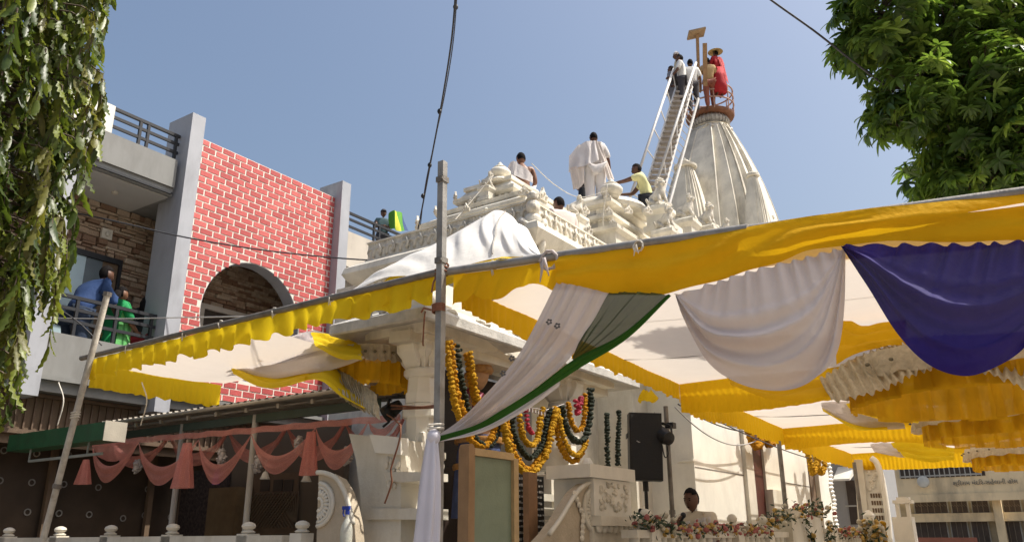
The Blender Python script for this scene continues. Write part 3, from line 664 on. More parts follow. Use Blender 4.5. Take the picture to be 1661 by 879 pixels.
# ------------------------------------------------------------------ long marble wall of the sanctuary
WY = 4.35
MX0, MX1 = H(1125, 740, Y=WY).x, H(1336, 760, Y=WY).x
gx = [H(x, 760, Y=WY).x for x in (1205, 1217, 1235, 1262, 1310, 1318)]
part(MB().bb((MX0, WY, 1.15), (gx[0], 5.6, 4.3)), 'marble_wall', MARBLE)
part(MB().bb((gx[0]+.003, WY-.06, 1.15), (gx[1], 5.3, 4.3)), 'pilaster', MARBLE2)
part(MB().bb((gx[1]+.003, WY-.02, 1.15), (gx[2]-.003, 5.2, 4.2)), 'red_door', mat('dark_red_door', (.07, .018, .012), .5, .2, 6))
part(MB().bb((gx[2], WY-.06, 1.15), (gx[3], 5.3, 4.3)), 'pilaster', MARBLE2)
part(MB().bb((gx[2]-.02, WY-.16, 1.15), (gx[3]-.15, WY-.063, 2.35)), 'pilaster_foot', MARBLE2)
part(MB().bb((gx[3]+.003, WY, 1.15), (gx[4], 5.6, 4.3)), 'marble_wall', MARBLE)
part(MB().bb((gx[4]+.003, WY-.02, 1.15), (gx[5]-.003, 5.2, 4.2)), 'side_opening', DARKB)
b = MB(); b.bb((gx[5], WY-.1, 1.15), (MX1, 5.3, 4.3))
for i in range(26): b.ell((MX1-.02+.05*math.sin(i*.9), WY-.11, 1.6+i*.08), (.10, .06, .045), 6, 4)
part(b, 'carved_pilaster', MARBLE)
JOINT = mat('joint_line', (.20, .18, .16), .8)
b = MB()
for z in (2.52, 1.62, 3.25):
    part(MB().bb((MX0+.02, WY-.004, z), (gx[0]-.003, WY+.002, z+.016)), 'wall_joint', JOINT); part(MB().bb((gx[3]+.01, WY-.004, z), (gx[4]-.003, WY+.002, z+.016)), 'wall_joint', JOINT)
part(MB().bb((10.0, 4.1, 4.3), (18.4, 9.0, 4.55)), 'wall_roof', STONE)
part(MB().bb((H(1008, 720, Y=5.2).x, 5.0, 1.15), (MX0, 5.6, 4.3)), 'set_back_wall', MARBLE2)
# grille and sill of the set back wall
b = MB(); a, c = H(1100, 747, X=MX0), H(1124, 751, X=MX0); b.bb((MX0-.03, WY, a.z-.02), (MX0, a.y, a.z+.01)); part(b, 'sill', MARBLE)
# ------------------------------------------------------------------ assembly hall roof
HX0, HX1, HY0, HY1 = 8.57, 12.0, 5.46, 8.46
part(MB().bb((HX0+.1, HY0+.1, 1.15), (HX1+6, 9.2, 5.36)), 'hall_wall', STONE)
part(rects(HX0, HX1, HY0, HY1, [(-.15, 5.10), (.16, 5.28), (.22, 5.34), (.27, 5.42), (.24, 5.52), (.12, 5.60), (.03, 5.645), (.03, 5.66), (-.3, 5.66)]), 'cornice', STONE, 30)
part(rects(HX0, HX1, HY0, HY1, [(-.20, 4.55), (.10, 4.62), (.12, 4.75), (-.02, 4.80)]), 'lower_cornice', STONE)
b = MB(); b.bb((HX0, HY0, 5.663), (HX0+.10, HY1, 5.93)); b.bb((HX0+.102, HY0, 5.663), (HX1, HY0+.10, 5.925)); par = part(b, 'parapet', STONE2)
b = MB(); b.bb((HX0-.02, HY0-.02, 5.93), (HX0+.11, HY1+.02, 5.955)); b.bb((HX0+.11, HY0-.02, 5.926), (HX1, HY0+.11, 5.95)); part(b, 'parapet_coping', STONE, parent=par)
# relief scrolls on the parapet: one motif, copied
q = scroll((0, 0, 0), .19).v; b = MB(); s0 = scroll((0, 0, 0), .19); b.add([V(p.x*.8, p.y*.82, p.z*.98+.02) for p in s0.v], s0.f)
rl = b.mesh('relief_scroll', STONE2, V(0, 0, 0), True)
for i in range(11):
    o = link('relief_scroll', rl, par); o.location = V(HX0+.0, HY0+.15+i*.272, 5.675)-OFF[temple.name]
for i in range(12):
    o = link('relief_scroll', rl, par); o.location = V(HX0+.18+i*.28, HY0+.0, 5.675)-OFF[temple.name]; o.rotation_euler = (0, 0, math.pi/2)
b = MB()
for i in range(10): y = HY0+.285+i*.272; b.tube([(HX0-.01, y, 5.70), (HX0-.035, y-.03, 5.80), (HX0-.01, y+.03, 5.90)], .018, 5)
for i in range(11): x = HX0+.32+i*.28; b.tube([(x, HY0-.01, 5.70), (x-.03, HY0-.035, 5.80), (x+.03, HY0-.01, 5.90)], .018, 5)
tag(part(b, 'relief_stems', STONE2, True), kind='stuff')
# corner bracket figure
b = MB(); cx, cy = HX0-.02, HY0-.02
b.ell((cx-.05, cy-.05, 5.80), (.10, .10, .12), 10, 8); b.ell((cx-.10, cy-.10, 5.78), (.05, .05, .06)); b.ell((cx-.03, cy-.03, 5.58), (.13, .13, .16), 10, 8)
for s_ in (-1, 1): b.tube([(cx-.03+s_*.11, cy-.03-s_*.11, 5.62), (cx-.12+s_*.09, cy-.12-s_*.09, 5.52), (cx-.10, cy-.10, 5.44)], [.045, .04, .03], 6); b.tube([(cx+s_*.06, cy-s_*.06, 5.46), (cx-.07+s_*.08, cy-.07-s_*.08, 5.28), (cx-.02+s_*.05, cy-.02-s_*.05, 5.05)], [.06, .055, .035], 6)
b.sq([(.06, 4.96), (.13, 5.02), (.13, 5.08), (.08, 5.1)], (cx, cy, 0)); b.lathe([(.10, 5.9), (.07, 5.95), (.09, 5.98), (.02, 6.04)], (cx-.04, cy-.04, 0), 8)
part(b, 'corner_figure', STONE2, True)
# tiers
part(rects(9.0, 12.2, 5.86, 7.9, [(-.18, 5.9), (-.18, 6.14), (-.06, 6.16), (.0, 6.20), (.0, 6.26), (-.08, 6.29), (-.30, 6.44), (-.36, 6.52)]), 'roof_tier', STONE)
part(rects(9.5, 12.0, 6.37, 7.55, [(-.16, 6.45), (-.16, 6.66), (-.05, 6.68), (0, 6.72), (0, 6.78), (-.06, 6.80), (-.16, 6.93), (-.12, 6.94), (-.12, 7.0), (-.3, 7.01)]), 'roof_tier', STONE)
part(rects(9.25, 12.1, 6.1, 7.72, [(-.16, 6.3), (-.14, 6.40), (-.02, 6.44), (0, 6.50), (-.06, 6.53), (-.2, 6.6)]), 'roof_tier', STONE)
def antefix(c, s, yaw):
    b = MB(); M = Matrix.Rotation(yaw, 3, 'Z'); c = V(c)
    pr = [(-.5, 0), (.5, 0), (.55, .35), (.3, .6), (.12, .8), (0, 1.1), (-.12, .8), (-.3, .6), (-.55, .35)]
    b.prism([c + M @ V(x*s, -.10*s, z*s) for x, z in pr], M @ V(0, .24*s, 0))
    for sg in (-1, 1): b.ell(c + M @ V(sg*.3*s, -.12*s, .35*s), s*.14)
    b.ell(c + M @ V(0, -.13*s, .55*s), s*.13); return b
ANT = [(9.0, 5.86, 6.26, .16, -.8), (9.0, 6.9, 6.26, .13, -1.57), (9.0, 7.85, 6.26, .14, -2.3), (9.9, 5.86, 6.27, .15, 0), (10.9, 5.86, 6.27, .2, 0), (9.5, 6.9, 6.78, .12, -1.57), (9.5, 7.5, 6.78, .13, -2.3), (9.25, 7.7, 6.5, .12, -2.3), (9.25, 7.0, 6.5, .10, -1.57), (10.35, 6.37, 6.78, .22, 0)]
for x, y, z, s_, ya in ANT: part(antefix((x, y, z), s_, ya), 'antefix', STONE2)
for q, X_ in (((755, 357), 9.0), ((793, 322), 9.4), ((789, 342), 9.0)):
    p = H(*q, X=X_); part(MB().lathe([(.05, -.12), (.07, -.08), (.035, -.02), (.05, .02), (.0, .06)], p, 8), 'eave_stud', STONE)
def dentils(x0, x1, y0, y1, z, step, sz, name='dentil'):
    me = MB().box((0, 0, 0), sz).mesh(name, STONE, V(0, 0, 0))
    n = int((y1-y0)/step)
    for i in range(n+1): o = link(name, me, temple); o.location = V(x0, y0+i*step, z)-OFF[temple.name]
    n = int((x1-x0)/step)
    for i in range(1, n+1): o = link(name, me, temple); o.location = V(x0+i*step, y0, z)-OFF[temple.name]; o.rotation_euler = (0, 0, math.pi/2)
dentils(HX0-.09, HX1, HY0-.09, HY1, 5.20, .15, (.05, .07, .11))
dentils(8.99+.04, 12.1, 5.90, 7.8, 6.12, .12, (.05, .05, .07))
dentils(9.5+.06, 11.9, 6.43, 7.5, 6.64, .11, (.05, .045, .06))
dentils(11.66, 13.4, 5.81, 7.0, 6.46, .11, (.05, .05, .06))
dentils(11.70, 13.4, 5.85, 7.0, 6.80, .10, (.05, .045, .045))
def pot(c, s, name='pot_finial'):
    b = MB(); b.lathe([(.5, 0), (.62, .05), (.5, .10), (.78, .25), (1.0, .55), (1.0, .8), (.80, 1.05), (.45, 1.18), (.62, 1.24), (.5, 1.34), (.30, 1.40), (.22, 1.62), (.08, 1.8), (0, 1.84)], (0, 0, 0), 16)
    b.v = [p*s+V(c) for p in b.v]; return part(b, name, STONE, 40)
pc = H(811, 291, X=9.72); pot((pc.x, pc.y, pc.z-.02), .175)
part(MB().lathe([(.17, 0), (.20, .03), (.17, .07)], (pc.x, pc.y, pc.z-.09), 16), 'pot_base', STONE)
# lion statues: one seated lion, copied
def lion_mesh():
    nd = dict(rump=(V(0, -.14, .14), .12), mid=(V(0, -.02, .22), .11), chest=(V(0, .09, .30), .115), neck=(V(0, .12, .40), .095), head=(V(0, .15, .49), .09), muzzle=(V(0, .25, .46), .05),
              fll=(V(-.08, .13, .18), .045), fpl=(V(-.08, .18, .03), .04), flr=(V(.08, .13, .18), .045), fpr=(V(.08, .18, .03), .04), hll=(V(-.11, -.08, .10), .07), hpl=(V(-.12, .04, .03), .04), hlr=(V(.11, -.08, .10), .07), hpr=(V(.12, .04, .03), .04), tail=(V(.05, -.25, .10), .03), tip=(V(.12, -.27, .26), .03))
    ed = [('rump', 'mid'), ('mid', 'chest'), ('chest', 'neck'), ('neck', 'head'), ('head', 'muzzle'), ('chest', 'fll'), ('fll', 'fpl'), ('chest', 'flr'), ('flr', 'fpr'), ('rump', 'hll'), ('hll', 'hpl'), ('rump', 'hlr'), ('hlr', 'hpr'), ('rump', 'tail'), ('tail', 'tip')]
    vs, fs = skin_mesh(nd, ed, 'mid'); b = MB(); b.add(vs, fs)
    for i in range(12): a = i*math.pi/6; b.ell((.10*math.cos(a), .11, .47+.11*math.sin(a)), (.04, .05, .04), 6, 4)
    for sg in (-1, 1): b.ell((sg*.06, .13, .58), (.025, .015, .03), 6, 4); b.ell((sg*.04, .225, .51), (.015, .012, .012), 6, 4)
    b.box((0, 0, -.02), (.34, .5, .06)); return b
lb = lion_mesh(); lm = lb.mesh('lion_statue', STONE2, V(0, 0, 0), 50)
LIONS = [((934, 350), 13.6, 230, .62), ((1068, 335), 14.6, 150, .85), ((1080, 372), 14.0, 165, .7), ((1112, 356), 15.5, 190, .85), ((1146, 368), 15.8, 170, .80), ((1176, 378), 16.3, 170, .5), ((790, 303), None, 200, .42)]
for q, D_, rz_, s_ in LIONS:
    p = H(*q, D=D_) if D_ else H(*q, X=9.42); o = link('lion_statue', lm, temple); o.location = p-OFF[temple.name]; o.rotation_euler = (0, 0, R(rz_)); o.scale = (s_,)*3
    part(MB().sq([(.26*s_, -.62*s_), (.26*s_, -.5*s_), (.20*s_, -.46*s_), (.20*s_, -.26*s_), (.23*s_, -.22*s_), (.27*s_, -.16*s_), (.27*s_, -.08*s_), (.22*s_, -.04*s_)], p), 'statue_block', STONE)
# ------------------------------------------------------------------ second tiered roof with the round cushion and pot
part(rects(11.7, 13.5, 5.85, 7.05, [(o_, z_+.22) for o_, z_ in ((.16, 5.4), (.16, 6.26), (.24, 6.30), (.24, 6.37), (.14, 6.41), (.0, 6.44), (.0, 6.57), (.09, 6.60), (.09, 6.66), (.02, 6.70), (-.06, 6.72), (-.06, 6.84), (.06, 6.88), (.06, 6.94), (-.2, 6.98))]), 'roof_tier', STONE)
b = MB()
for z0_, z1_, o in ((6.68, 6.78, .0), (6.95, 7.04, .06)):
    part(MB().bb((11.7+o+.35, 5.85+o-.012, z0_), (13.1, 5.85+o-.004, z1_)), 'recess_panel', GREYST); part(MB().bb((11.7+o-.012, 5.85+o+.25, z0_), (11.7+o-.004, 6.8, z1_)), 'recess_panel', GREYST)
for z, o in ((6.59, .20), (6.88, .07), (7.15, .05)):
    part(antefix((11.72-o, 5.92-o, z), .13, -.8), 'antefix', STONE2); part(antefix((11.75-o, 6.6, z), .10, -1.57), 'antefix', STONE2)
part(rects(13.3, 15.2, 5.75, 7.0, [(0, 5.6), (0, 6.35), (.1, 6.4), (.1, 6.47), (0, 6.5), (-.15, 6.66), (-.12, 6.68), (-.12, 6.74), (-.35, 6.86)]), 'roof_tier', STONE)
part(rects(13.0, 16.4, 5.3, 7.2, [(0, 5.3), (0, 6.05), (.12, 6.10), (.12, 6.17), (0, 6.2), (-.25, 6.36)]), 'roof_tier', STONE)
b = MB(); b.lathe([(.70, 0), (.80, .02), (.83, .09), (.78, .17), (.60, .24), (.40, .28), (.2, .29)], (12.55, 6.40, 7.16), 28); part(b, 'roof_cushion', STONE, 40)
pc = H(992, 318, D=14.25); pot((pc.x, pc.y, pc.z-.03), .20)
for px in (950, 1020, 1052):
    p = H(px, 346, D=13.75); part(antefix(p, .15, -.4), 'antefix', STONE2)
# niche block by the lion statues
b = MB(); p = H(1082, 384, D=14.3); b.box(p, (.5, .4, .36)); part(b, 'niche_block', STONE)
# ------------------------------------------------------------------ spire
SX, SY = 21.45, 7.25; SZ0, SZ1 = 8.2, 13.12; W0 = 1.70
def rath(s, z, cx, cy, tw=0):
    q = [(.80, .80), (.80, .62), (.90, .62), (.90, .34), (1.0, .34), (1.0, -.34), (.90, -.34), (.90, -.62), (.80, -.62)]
    P = []
    for k in range(4):
        a = -k*math.pi/2; ca, sa = math.cos(a), math.sin(a)
        P += [V(cx+(x*ca-y*sa)*s, cy+(x*sa+y*ca)*s, z) for x, y in q]
    return P
def spire(cx, cy, z0, z1, w0, w1, mt=STONE, name='spire'):
    b = MB(); rings = []
    for i in range(17):
        t = i/16; rings.append(rath(w1+(w0-w1)*(1-t**1.95), z0+(z1-z0)*t, cx, cy))
    b.loft(rings); return part(b, name, mt)
sp = spire(SX, SY, SZ0, SZ1, W0, .55)
b = MB()
def swid(z): t = (z-SZ0)/(SZ1-SZ0); return .55+(W0-.55)*(1-t**1.95)
for sx, sy in ((-1, 0), (0, -1)):                       # raised ribs that follow the curve
    for off in (-.90, -.34, .34, .90):
        pts = []
        for i in range(15):
            z = SZ0+(SZ1-SZ0)*i/14; s_ = swid(z); dd = 1.0 if abs(off) < .4 else (.90 if abs(off) < .7 else .80); of = off if abs(off) < .8 else off/.9*.8
            pts.append(V(SX+(sx*dd if sx else of)*s_, SY+(sy*dd if sy else of)*s_, z))
        b.tube(pts, .024, 5)
part(b, 'spire_rib', STONE, True)
RAILP = mat('faded_rail', (.42, .26, .20), .6, .2, 8); BRONZE = mat('rust_ring', (.20, .09, .05), .6, .2, 8)
b = MB(); b.lathe([(.50, SZ1), (.58, SZ1+.05), (.50, SZ1+.10), (.46, SZ1+.12)], (SX, SY, 0), 24); part(b, 'spire_collar', STONE, 40)
b = MB(); n_ = 28; b.lathe([(.44, SZ1+.10), (.52, SZ1+.2), (.53, SZ1+.3), (.45, SZ1+.40)], (SX, SY, 0), n_)
for i in range(n_): a = i*2*math.pi/n_; b.tube([(SX+.50*math.cos(a), SY+.50*math.sin(a), SZ1+.13), (SX+.55*math.cos(a), SY+.55*math.sin(a), SZ1+.25), (SX+.48*math.cos(a), SY+.48*math.sin(a), SZ1+.38)], .03, 5)
part(b, 'amalaka', GREYST, True)
b = MB()
for k in range(5): a = 2.6+k*.75; b.tube([(SX+.6*math.cos(a+j*.12), SY+.6*math.sin(a+j*.12), SZ1-.02-.10*math.sin(j*.52)) for j in range(7)], .028, 5)
part(b, 'draped_swag', STONE, True)
PZ0 = SZ1+.42
b = MB(); b.lathe([(.55, PZ0-.02), (.70, PZ0), (.72, PZ0+.06), (.68, PZ0+.09), (.3, PZ0+.10)], (SX, SY, 0), 28); plat = part(b, 'platform_disc', BRONZE, 40)
for zz in (.28, .52, .74): part(MB().tube([(SX+.72*math.cos(i*math.pi/16), SY+.72*math.sin(i*math.pi/16), PZ0+.09+zz) for i in range(33)], .024, 6, False), 'ring_rail', RAILP, True, plat)
for k in range(9): a = k*2*math.pi/9+.2; part(MB().tube([(SX+.70*math.cos(a), SY+.70*math.sin(a), PZ0+.02), (SX+.72*math.cos(a), SY+.72*math.sin(a), PZ0+.84)], .02, 6), 'rail_post', RAILP, False, plat)
# small attached spires
def mini(q0, q1, w0, **k):
    a, c = H(*q0, **k), H(*q1, **k); cx, cy = (a.x+c.x)/2, (a.y+c.y)/2
    spire(cx, cy, a.z-.6, c.z, w0, w0*.38, STONE, 'attached_spire')
    b = MB(); r_ = w0*.55; b.lathe([(r_*.5, 0), (r_, .04), (r_*1.02, .10), (r_*.6, .14), (r_*.5, .16)], (cx, cy, c.z), 16); part(b, 'spire_disc', STONE, 40)
    pot((cx, cy, c.z+.13), w0*.22)
mini((1118, 385), (1114, 275), .58, X=19.75)
mini((1228, 362), (1222, 290), .32, Y=5.75)
mini((1250, 368), (1249, 357), .24, Y=5.8)
part(MB().bb((17.8, 5.4, 4.5), (23.4, 9.4, 8.25)), 'spire_base', STONE)
# plank post above the railing
b = MB(); p0, p1 = H(1134, 150, D=23.1), H(1131, 56, D=23.1); b.beam(p0, p1, .08); b.beam(p0+V(.1, -.16, .2), p1+V(.1, -.16, -.3), .12, .05); pst = b.build('plank_post', WOOD, label='wooden post with a flat board on top at the crown of the spire', cat='post')
a, c = H(1116, 58, D=23.1), H(1143, 52, D=23.1); MB().beam(a, c, .42, .05).build('top_board', mat('pale_board', (.34, .24, .14), .6, .2, 9), pst)
# ------------------------------------------------------------------ steel stair against the spire
st_ = thing('steel_stair', 'white railed steel stair leaning up the left side of the spire', 'stair', H(1060, 330, D=19.2))
SW = mat('white_rail_paint', (.62, .60, .57), .45, .08, 5); SG = mat('stair_grey', (.36, .32, .28), .6, .15, 8)
def sp2(x0, y0, x1, y1, d0=19.2, d1=22.2): return H(x0, y0, D=d0), H(x1, y1, D=d1)
LS = sp2(1040, 332, 1098, 140); RS = sp2(1070, 332, 1122, 140); RT = sp2(1081, 348, 1133, 160)
for nm, (a, c), w_ in (('stringer', LS, .05), ('stringer', RS, .05), ('truss_rail', RT, .04)): MB().beam(a, c, w_, w_*1.6).build(nm, SW, st_)
for a, c in (sp2(1022, 320, 1093, 112), sp2(1063, 302, 1129, 102)): MB().tube([a, c], .034, 8).build('handrail', SW, st_, sm=True)
for i in range(22):
    t = (i+.5)/22; a, c = LS[0].lerp(LS[1], t), RS[0].lerp(RS[1], t); MB().beam(a, c, .20, .05).build('tread', SG, st_)
HL = sp2(1022, 320, 1093, 112); HR = sp2(1063, 302, 1129, 102)
for i in range(7):
    t = .03+i/6*.94
    for A, B in ((LS, HL), (RS, HR)): MB().tube([A[0].lerp(A[1], t), B[0].lerp(B[1], t)], .018, 5).build('baluster', SW, st_)
b = MB()
for i in range(18):
    t = i/18; b.tube([RS[0].lerp(RS[1], t), RT[0].lerp(RT[1], t+.03)], .014, 4)
b.build('truss_web', SW, st_)
# ------------------------------------------------------------------ poles and beams of the canopy
def bar_thing(name, a, b_, r_, mt, label, cat, group=None, square=False, collars=()):
    b = MB(); a, b_ = V(a), V(b_)
    if square: b.beam(a, b_, r_*2, r_*2, up=(1, 0, 0))
    else: b.tube([a, a.lerp(b_, .5), b_], r_, 10)
    o = b.build(name, mt, None, sm=40 if not square else False, label=label, cat=cat, group=group)
    for t in collars:
        q = MB(); c = a.lerp(b_, t); d = (b_-a).normalized()*.022
        if square: q.beam(c-d, c+d, r_*2.7, r_*2.7, up=(1, 0, 0)); q.box(c+V(-r_*1.4, -r_*.9, 0), (.02, .02, .02))
        else: q.tube([c-d, c+d], r_*1.35, 10)
        q.build('collar', STEELD, o)
    return o
PXX = 4.42
pole_top, pole_bot = H(718, 263, X=PXX), H(709, 900, X=PXX); pole_bot = pole_top + (pole_bot-pole_top)*((pole_top.z)/(pole_top.z-pole_bot.z))
pole = bar_thing('steel_pole', pole_bot, pole_top, .0265, STEEL, 'square steel pole with a collar near its top, tied in front of the porch column', 'pole', None, True, (.965, .815))
JX = H(718, 440, X=4.46)
beamL = bar_thing('canopy_beam', H(132, 581, X=4.46), H(716, 440, X=4.46), .027, STEELD, 'long steel pipe carrying the left yellow valance to the leaning pole', 'pipe')
bR0, bR1, bR2 = H(722, 441, X=4.47), H(1213, 371, X=4.62), H(1800, 292, X=4.9)
beamR = bar_thing('canopy_beam', bR0, bR1, .030, STEEL, 'grey steel pipe carrying the yellow band right of the square pole', 'pipe')
bar_thing('canopy_beam', H(1200, 374, X=4.66), bR2, .028, STEEL, 'steel pipe behind the yellow band under the broad leaved tree', 'pipe')
b0, b1 = H(62, 905, X=4.36), H(175, 474, X=4.40); d = (b1-b0); b0 = b1 - d*(b1.z/d.z)
lp = bar_thing('leaning_pole', b0, b1, .032, BAMBOO, 'pale leaning pole at the left end of the yellow canopy', 'pole', None, False, (.995, .52))
MB().tube([b1.lerp(b0, .32)+V(.04*math.cos(a), .04*math.sin(a), .004*a) for a in [i*.6 for i in range(32)]], .008, 5).build('lashing', ROPE, lp)
q = MB(); c = JX
for i in range(3): q.tube([c+V(-.045*math.cos(a)-.01, .05*math.sin(a), -.06+.03*i+.01*a) for a in [k*.5 for k in range(14)]], .008, 5)
q.tube([c+V(-.05, 0, -.03), c+V(-.07, .03, -.10), c+V(-.06, .05, -.17)], .007, 5); q.build('lashing', ROPEB, pole)
q = MB(); c = H(712, 503, X=PXX)
for i in range(5): q.tube([c+V(.045*math.cos(a)-.004, .045*math.sin(a), -.02+.012*i+.003*a) for a in [k*.5 for k in range(14)]], .006, 5)
q.tube([c+V(-.04, .04, 0), c+V(-.05, .10, .02), c+V(-.03, .14, 0)], .008, 5); q.build('lashing', ROPEB, pole)
# ties of cloth along the beams
k = 0
for x, y in ((208, 562), (300, 541), (358, 525), (445, 505), (538, 483)):
    p = H(x, y, X=4.455); tie(p, s=.035).build('tie_strip', ROPE, beamL)
for x, y in ((800, 431), (1035, 399)): tie(H(x, y, X=4.53), s=.04).build('tie_strip', ROPE, beamR)
tie(H(890, 422, X=4.50), s=.075).build('tie_strip', GAUZE, beamR, sm=True)
# ------------------------------------------------------------------ canopy bays
def zy(x, y): return -.17*max(0, (3.6-y)/3.6)*max(0, 1-(x-4.6)/4.2)
def zc(x): return 3.425 - .034*(x-4.6) if x < 8.8 else 3.283-.024*(x-8.76) if x < 12.8 else 3.19-.007*(x-12.7)
def swag(parent, a, b_, wdt, sag, mt, name, side, amp=.018, tw=0.):
    a, b_ = V(a), V(b_); sd_ = V(side); n_ = 20; rows = []
    for j in range(9):
        v = j/8; row = []
        for i in range(n_+1):
            t = i/n_; ww = wdt*(.35+.65*math.sin(math.pi*min(1, t*.85+.12)))
            p = a.lerp(b_, t) + sd_*(v-.5)*ww
            s_ = sag*(1+.55*v); p.z -= s_*4*t*(1-t) + .05*v*tw
            p.z += amp*math.sin(v*24+t*2+nz(t*3, v*2)*2)
            row.append(p)
        rows.append(row)
    return MB().grid(rows).build(name, mt, parent, sm=True)
def ring_lace(parent, c, rad, h, n=44, strips=22, sl_=.42, ez=1.0, strip_w=.12, seed=1):
    c = V(c); rnd = random.Random(seed); rows = []
    N_ = 120
    for j in range(5):
        v = j/4; row = []
        for i in range(N_+1):
            a = 2*math.pi*i/N_; rr = rad*(1+.05*v) + .02*math.sin(i*2.3)*(.3+v) + .012*nz(i*.7, v*2)
            row.append(c + V(rr*math.cos(a), rr*math.sin(a)*ez, -v*h - .03*abs(math.sin(i*.65))*v))
        rows.append(row)
    lc = MB().grid(rows).build('lace_ring', LACE, parent, sm=True)
    dk = MB()
    for i in range(30):
        a = 2*math.pi*i/30
        dk.ell(c+V(rad*1.06*math.cos(a), rad*1.06*ez*math.sin(a), -h*.55), (.018, .018, .014), 6, 4)
    tag(dk.build('ring_beads', mat('dark_beads', (.16, .14, .09), .6), lc), kind='stuff')
    for i in range(strips):
        a = 2*math.pi*(i+rnd.uniform(-.2, .2))/strips; wd = strip_w*rnd.uniform(.7, 1.25); ln = sl_*rnd.uniform(.92, 1.08); t = V(-math.sin(a), math.cos(a), 0); n_ = V(math.cos(a), math.sin(a), 0)
        p0 = c + n_*rad*.93; rows = []
        for j in range(5):
            v = j/4; rows.append([p0 + t*wd*(k2/6-.5)*(1+.15*v) + n_*(.018*math.sin(k2*2.1+i)+.03*v*nz(i, v)) + V(0, 0, .02-h*.3-v*ln) for k2 in range(7)])
        MB().grid(rows).build('hanging_strip', YELD, lc, sm=True)
def bay(x0, x1, label, ring, rad, ry0=-2.2, seed=0):
    z0, z1 = zc(x0), zc(x1); y1 = 3.6
    cb = thing('canopy', label, 'canopy', ((x0+x1)/2, 1, z0), group='white cloth canopies edged with yellow')
    rows = []
    for j in range(15):
        t = j/14; row = []
        for i in range(25):
            u = i/24; x = lerp(x0, x1, t); y = lerp(y1, ry0, u); z = lerp(z0, z1, t) - .10*math.sin(math.pi*t)*math.sin(math.pi*u)**.5 + .012*nz(x*2.2, y*2.2, seed) - .012*abs(math.sin(y*2.2))
            row.append(V(x+.10*max(0, (3.6-y)/3.6)*(1-t), y, z+(zy(x, y) if x0 < 5 else 0)))
        rows.append(row)
    MB().grid(rows).build('ceiling_cloth', WHITE, cb, sm=True)
    sm_ = MB()
    for f in (.33, .66): sm_.tube([V(lerp(x0, x1, f), lerp(y1, ry0, i/12), lerp(z0, z1, f)-.012-.10*math.sin(math.pi*f)*math.sin(math.pi*i/12)**.5) for i in range(13)], .006, 4)
    sm_.build('seam', mat('seam_thread', (.25, .23, .21), .8), cb)
    valance((x0, y1, z0+.01), (x1, y1, z1+.01), (.20 if x0 < 5 else .29), cb, YEL, seed=seed+.3, amp=.014, per=.10, out=(0, 1, 0))
    valance((x1, y1, z1+.01), (x1, ry0, z1+.01), .34, cb, YEL, seed=seed+.7, amp=.010, per=.075, out=(1, 0, 0), rag=.006)
    fr = MB(); fr.tube([(x1+.03, y1, z1+.02), (x1+.03, ry0, z1+.02)], .016, 6); fr.tube([(x0, y1+.02, z0+.02), (x1, y1+.02, z1+.02)], .012, 6); fr.build('edge_rope', STEELD, cb)
    c = V(ring); ring_lace(cb, c, rad, .17, seed=int(seed*10)+1, sl_=.30, strips=34, strip_w=.25)
    for (cx, cy, cz) in ((x1-.05, ry0+.1, z1-.03), (x0+.3, ry0+.1, z0-.03)):
        a = V(cx, cy, cz); d = (c-a); d.z = 0; d.normalize(); e = c - d*rad + V(0, 0, .0); sd_ = V(-d.y, d.x, 0)
        if sd_.dot(V(1, 0, 0)) < 0: sd_ = -sd_
        swag(cb, a, e, .55, .10, GAUZE, 'white_swag', sd_); swag(cb, a+V(0, 0, -.03)+sd_*.05, e+V(0, 0, -.05), .26, .13, YELB, 'yellow_swag', sd_); swag(cb, a-sd_*.38+V(0, 0, -.01), e-sd_*.2+V(0, 0, -.02), .18, .12, YELB, 'yellow_swag', sd_)
    return cb
bay1 = bay(4.66, 8.76, 'nearest white cloth canopy with yellow edging, behind the white and blue swags', H(1570, 585, X=7.0), .92, seed=1)
bay2 = bay(8.80, 12.7, 'second white cloth canopy with yellow edging, beyond the nearest one', H(1640, 664, X=10.9), 1.0, seed=2)
bay3 = bay(12.74, 17.2, 'farthest white cloth canopy with yellow edging, in front of the cream building', H(1690, 722, X=15.2), 1.05, seed=3)
# left canopy
lc = thing('canopy', 'left white cloth canopy with bright yellow edging between the leaning pole and the porch', 'canopy', (6, 7, 3.4), group='white cloth canopies edged with yellow')
LX0, LX1, LY0, LY1, LZ = 4.50, 6.15, 5.72, 8.34, 3.40
rows = []
for j in range(13):
    t = j/12
    rows.append([V(lerp(LX0, LX1, t), lerp(LY1, LY0, i/16), LZ - .05*math.sin(math.pi*t) - .10*math.sin(math.pi*i/16)*math.sin(math.pi*t) + .012*nz(t*6, i*.4)) for i in range(17)])
MB().grid(rows).build('ceiling_cloth', WHITE, lc, sm=True)
rows = []
for j in range(7):
    t = j/6; rows.append([V(lerp(LX0, 5.12, t), lerp(LY0, 3.75, i/14), LZ+.03 - .04*math.sin(math.pi*t)*math.sin(i*.5)**2 + .02*nz(t*3, i*.5)) for i in range(15)])
valance(H(142, 584, X=4.47), H(705, 447, X=4.47), .20, lc, YELB, seed=4.1, amp=.045, per=.20, out=(1, 0, 0), rag=.035, nv=6)
valance((LX0, LY1, LZ-.02), (6.1, LY1, LZ-.03), .26, lc, YELB, seed=5.3, amp=.016, per=.09, out=(0, 1, 0), taper=.45)
rc = H(603, 572, X=5.75); ring_lace(lc, rc, .40, .14, strips=20, sl_=.34, seed=77, strip_w=.17)
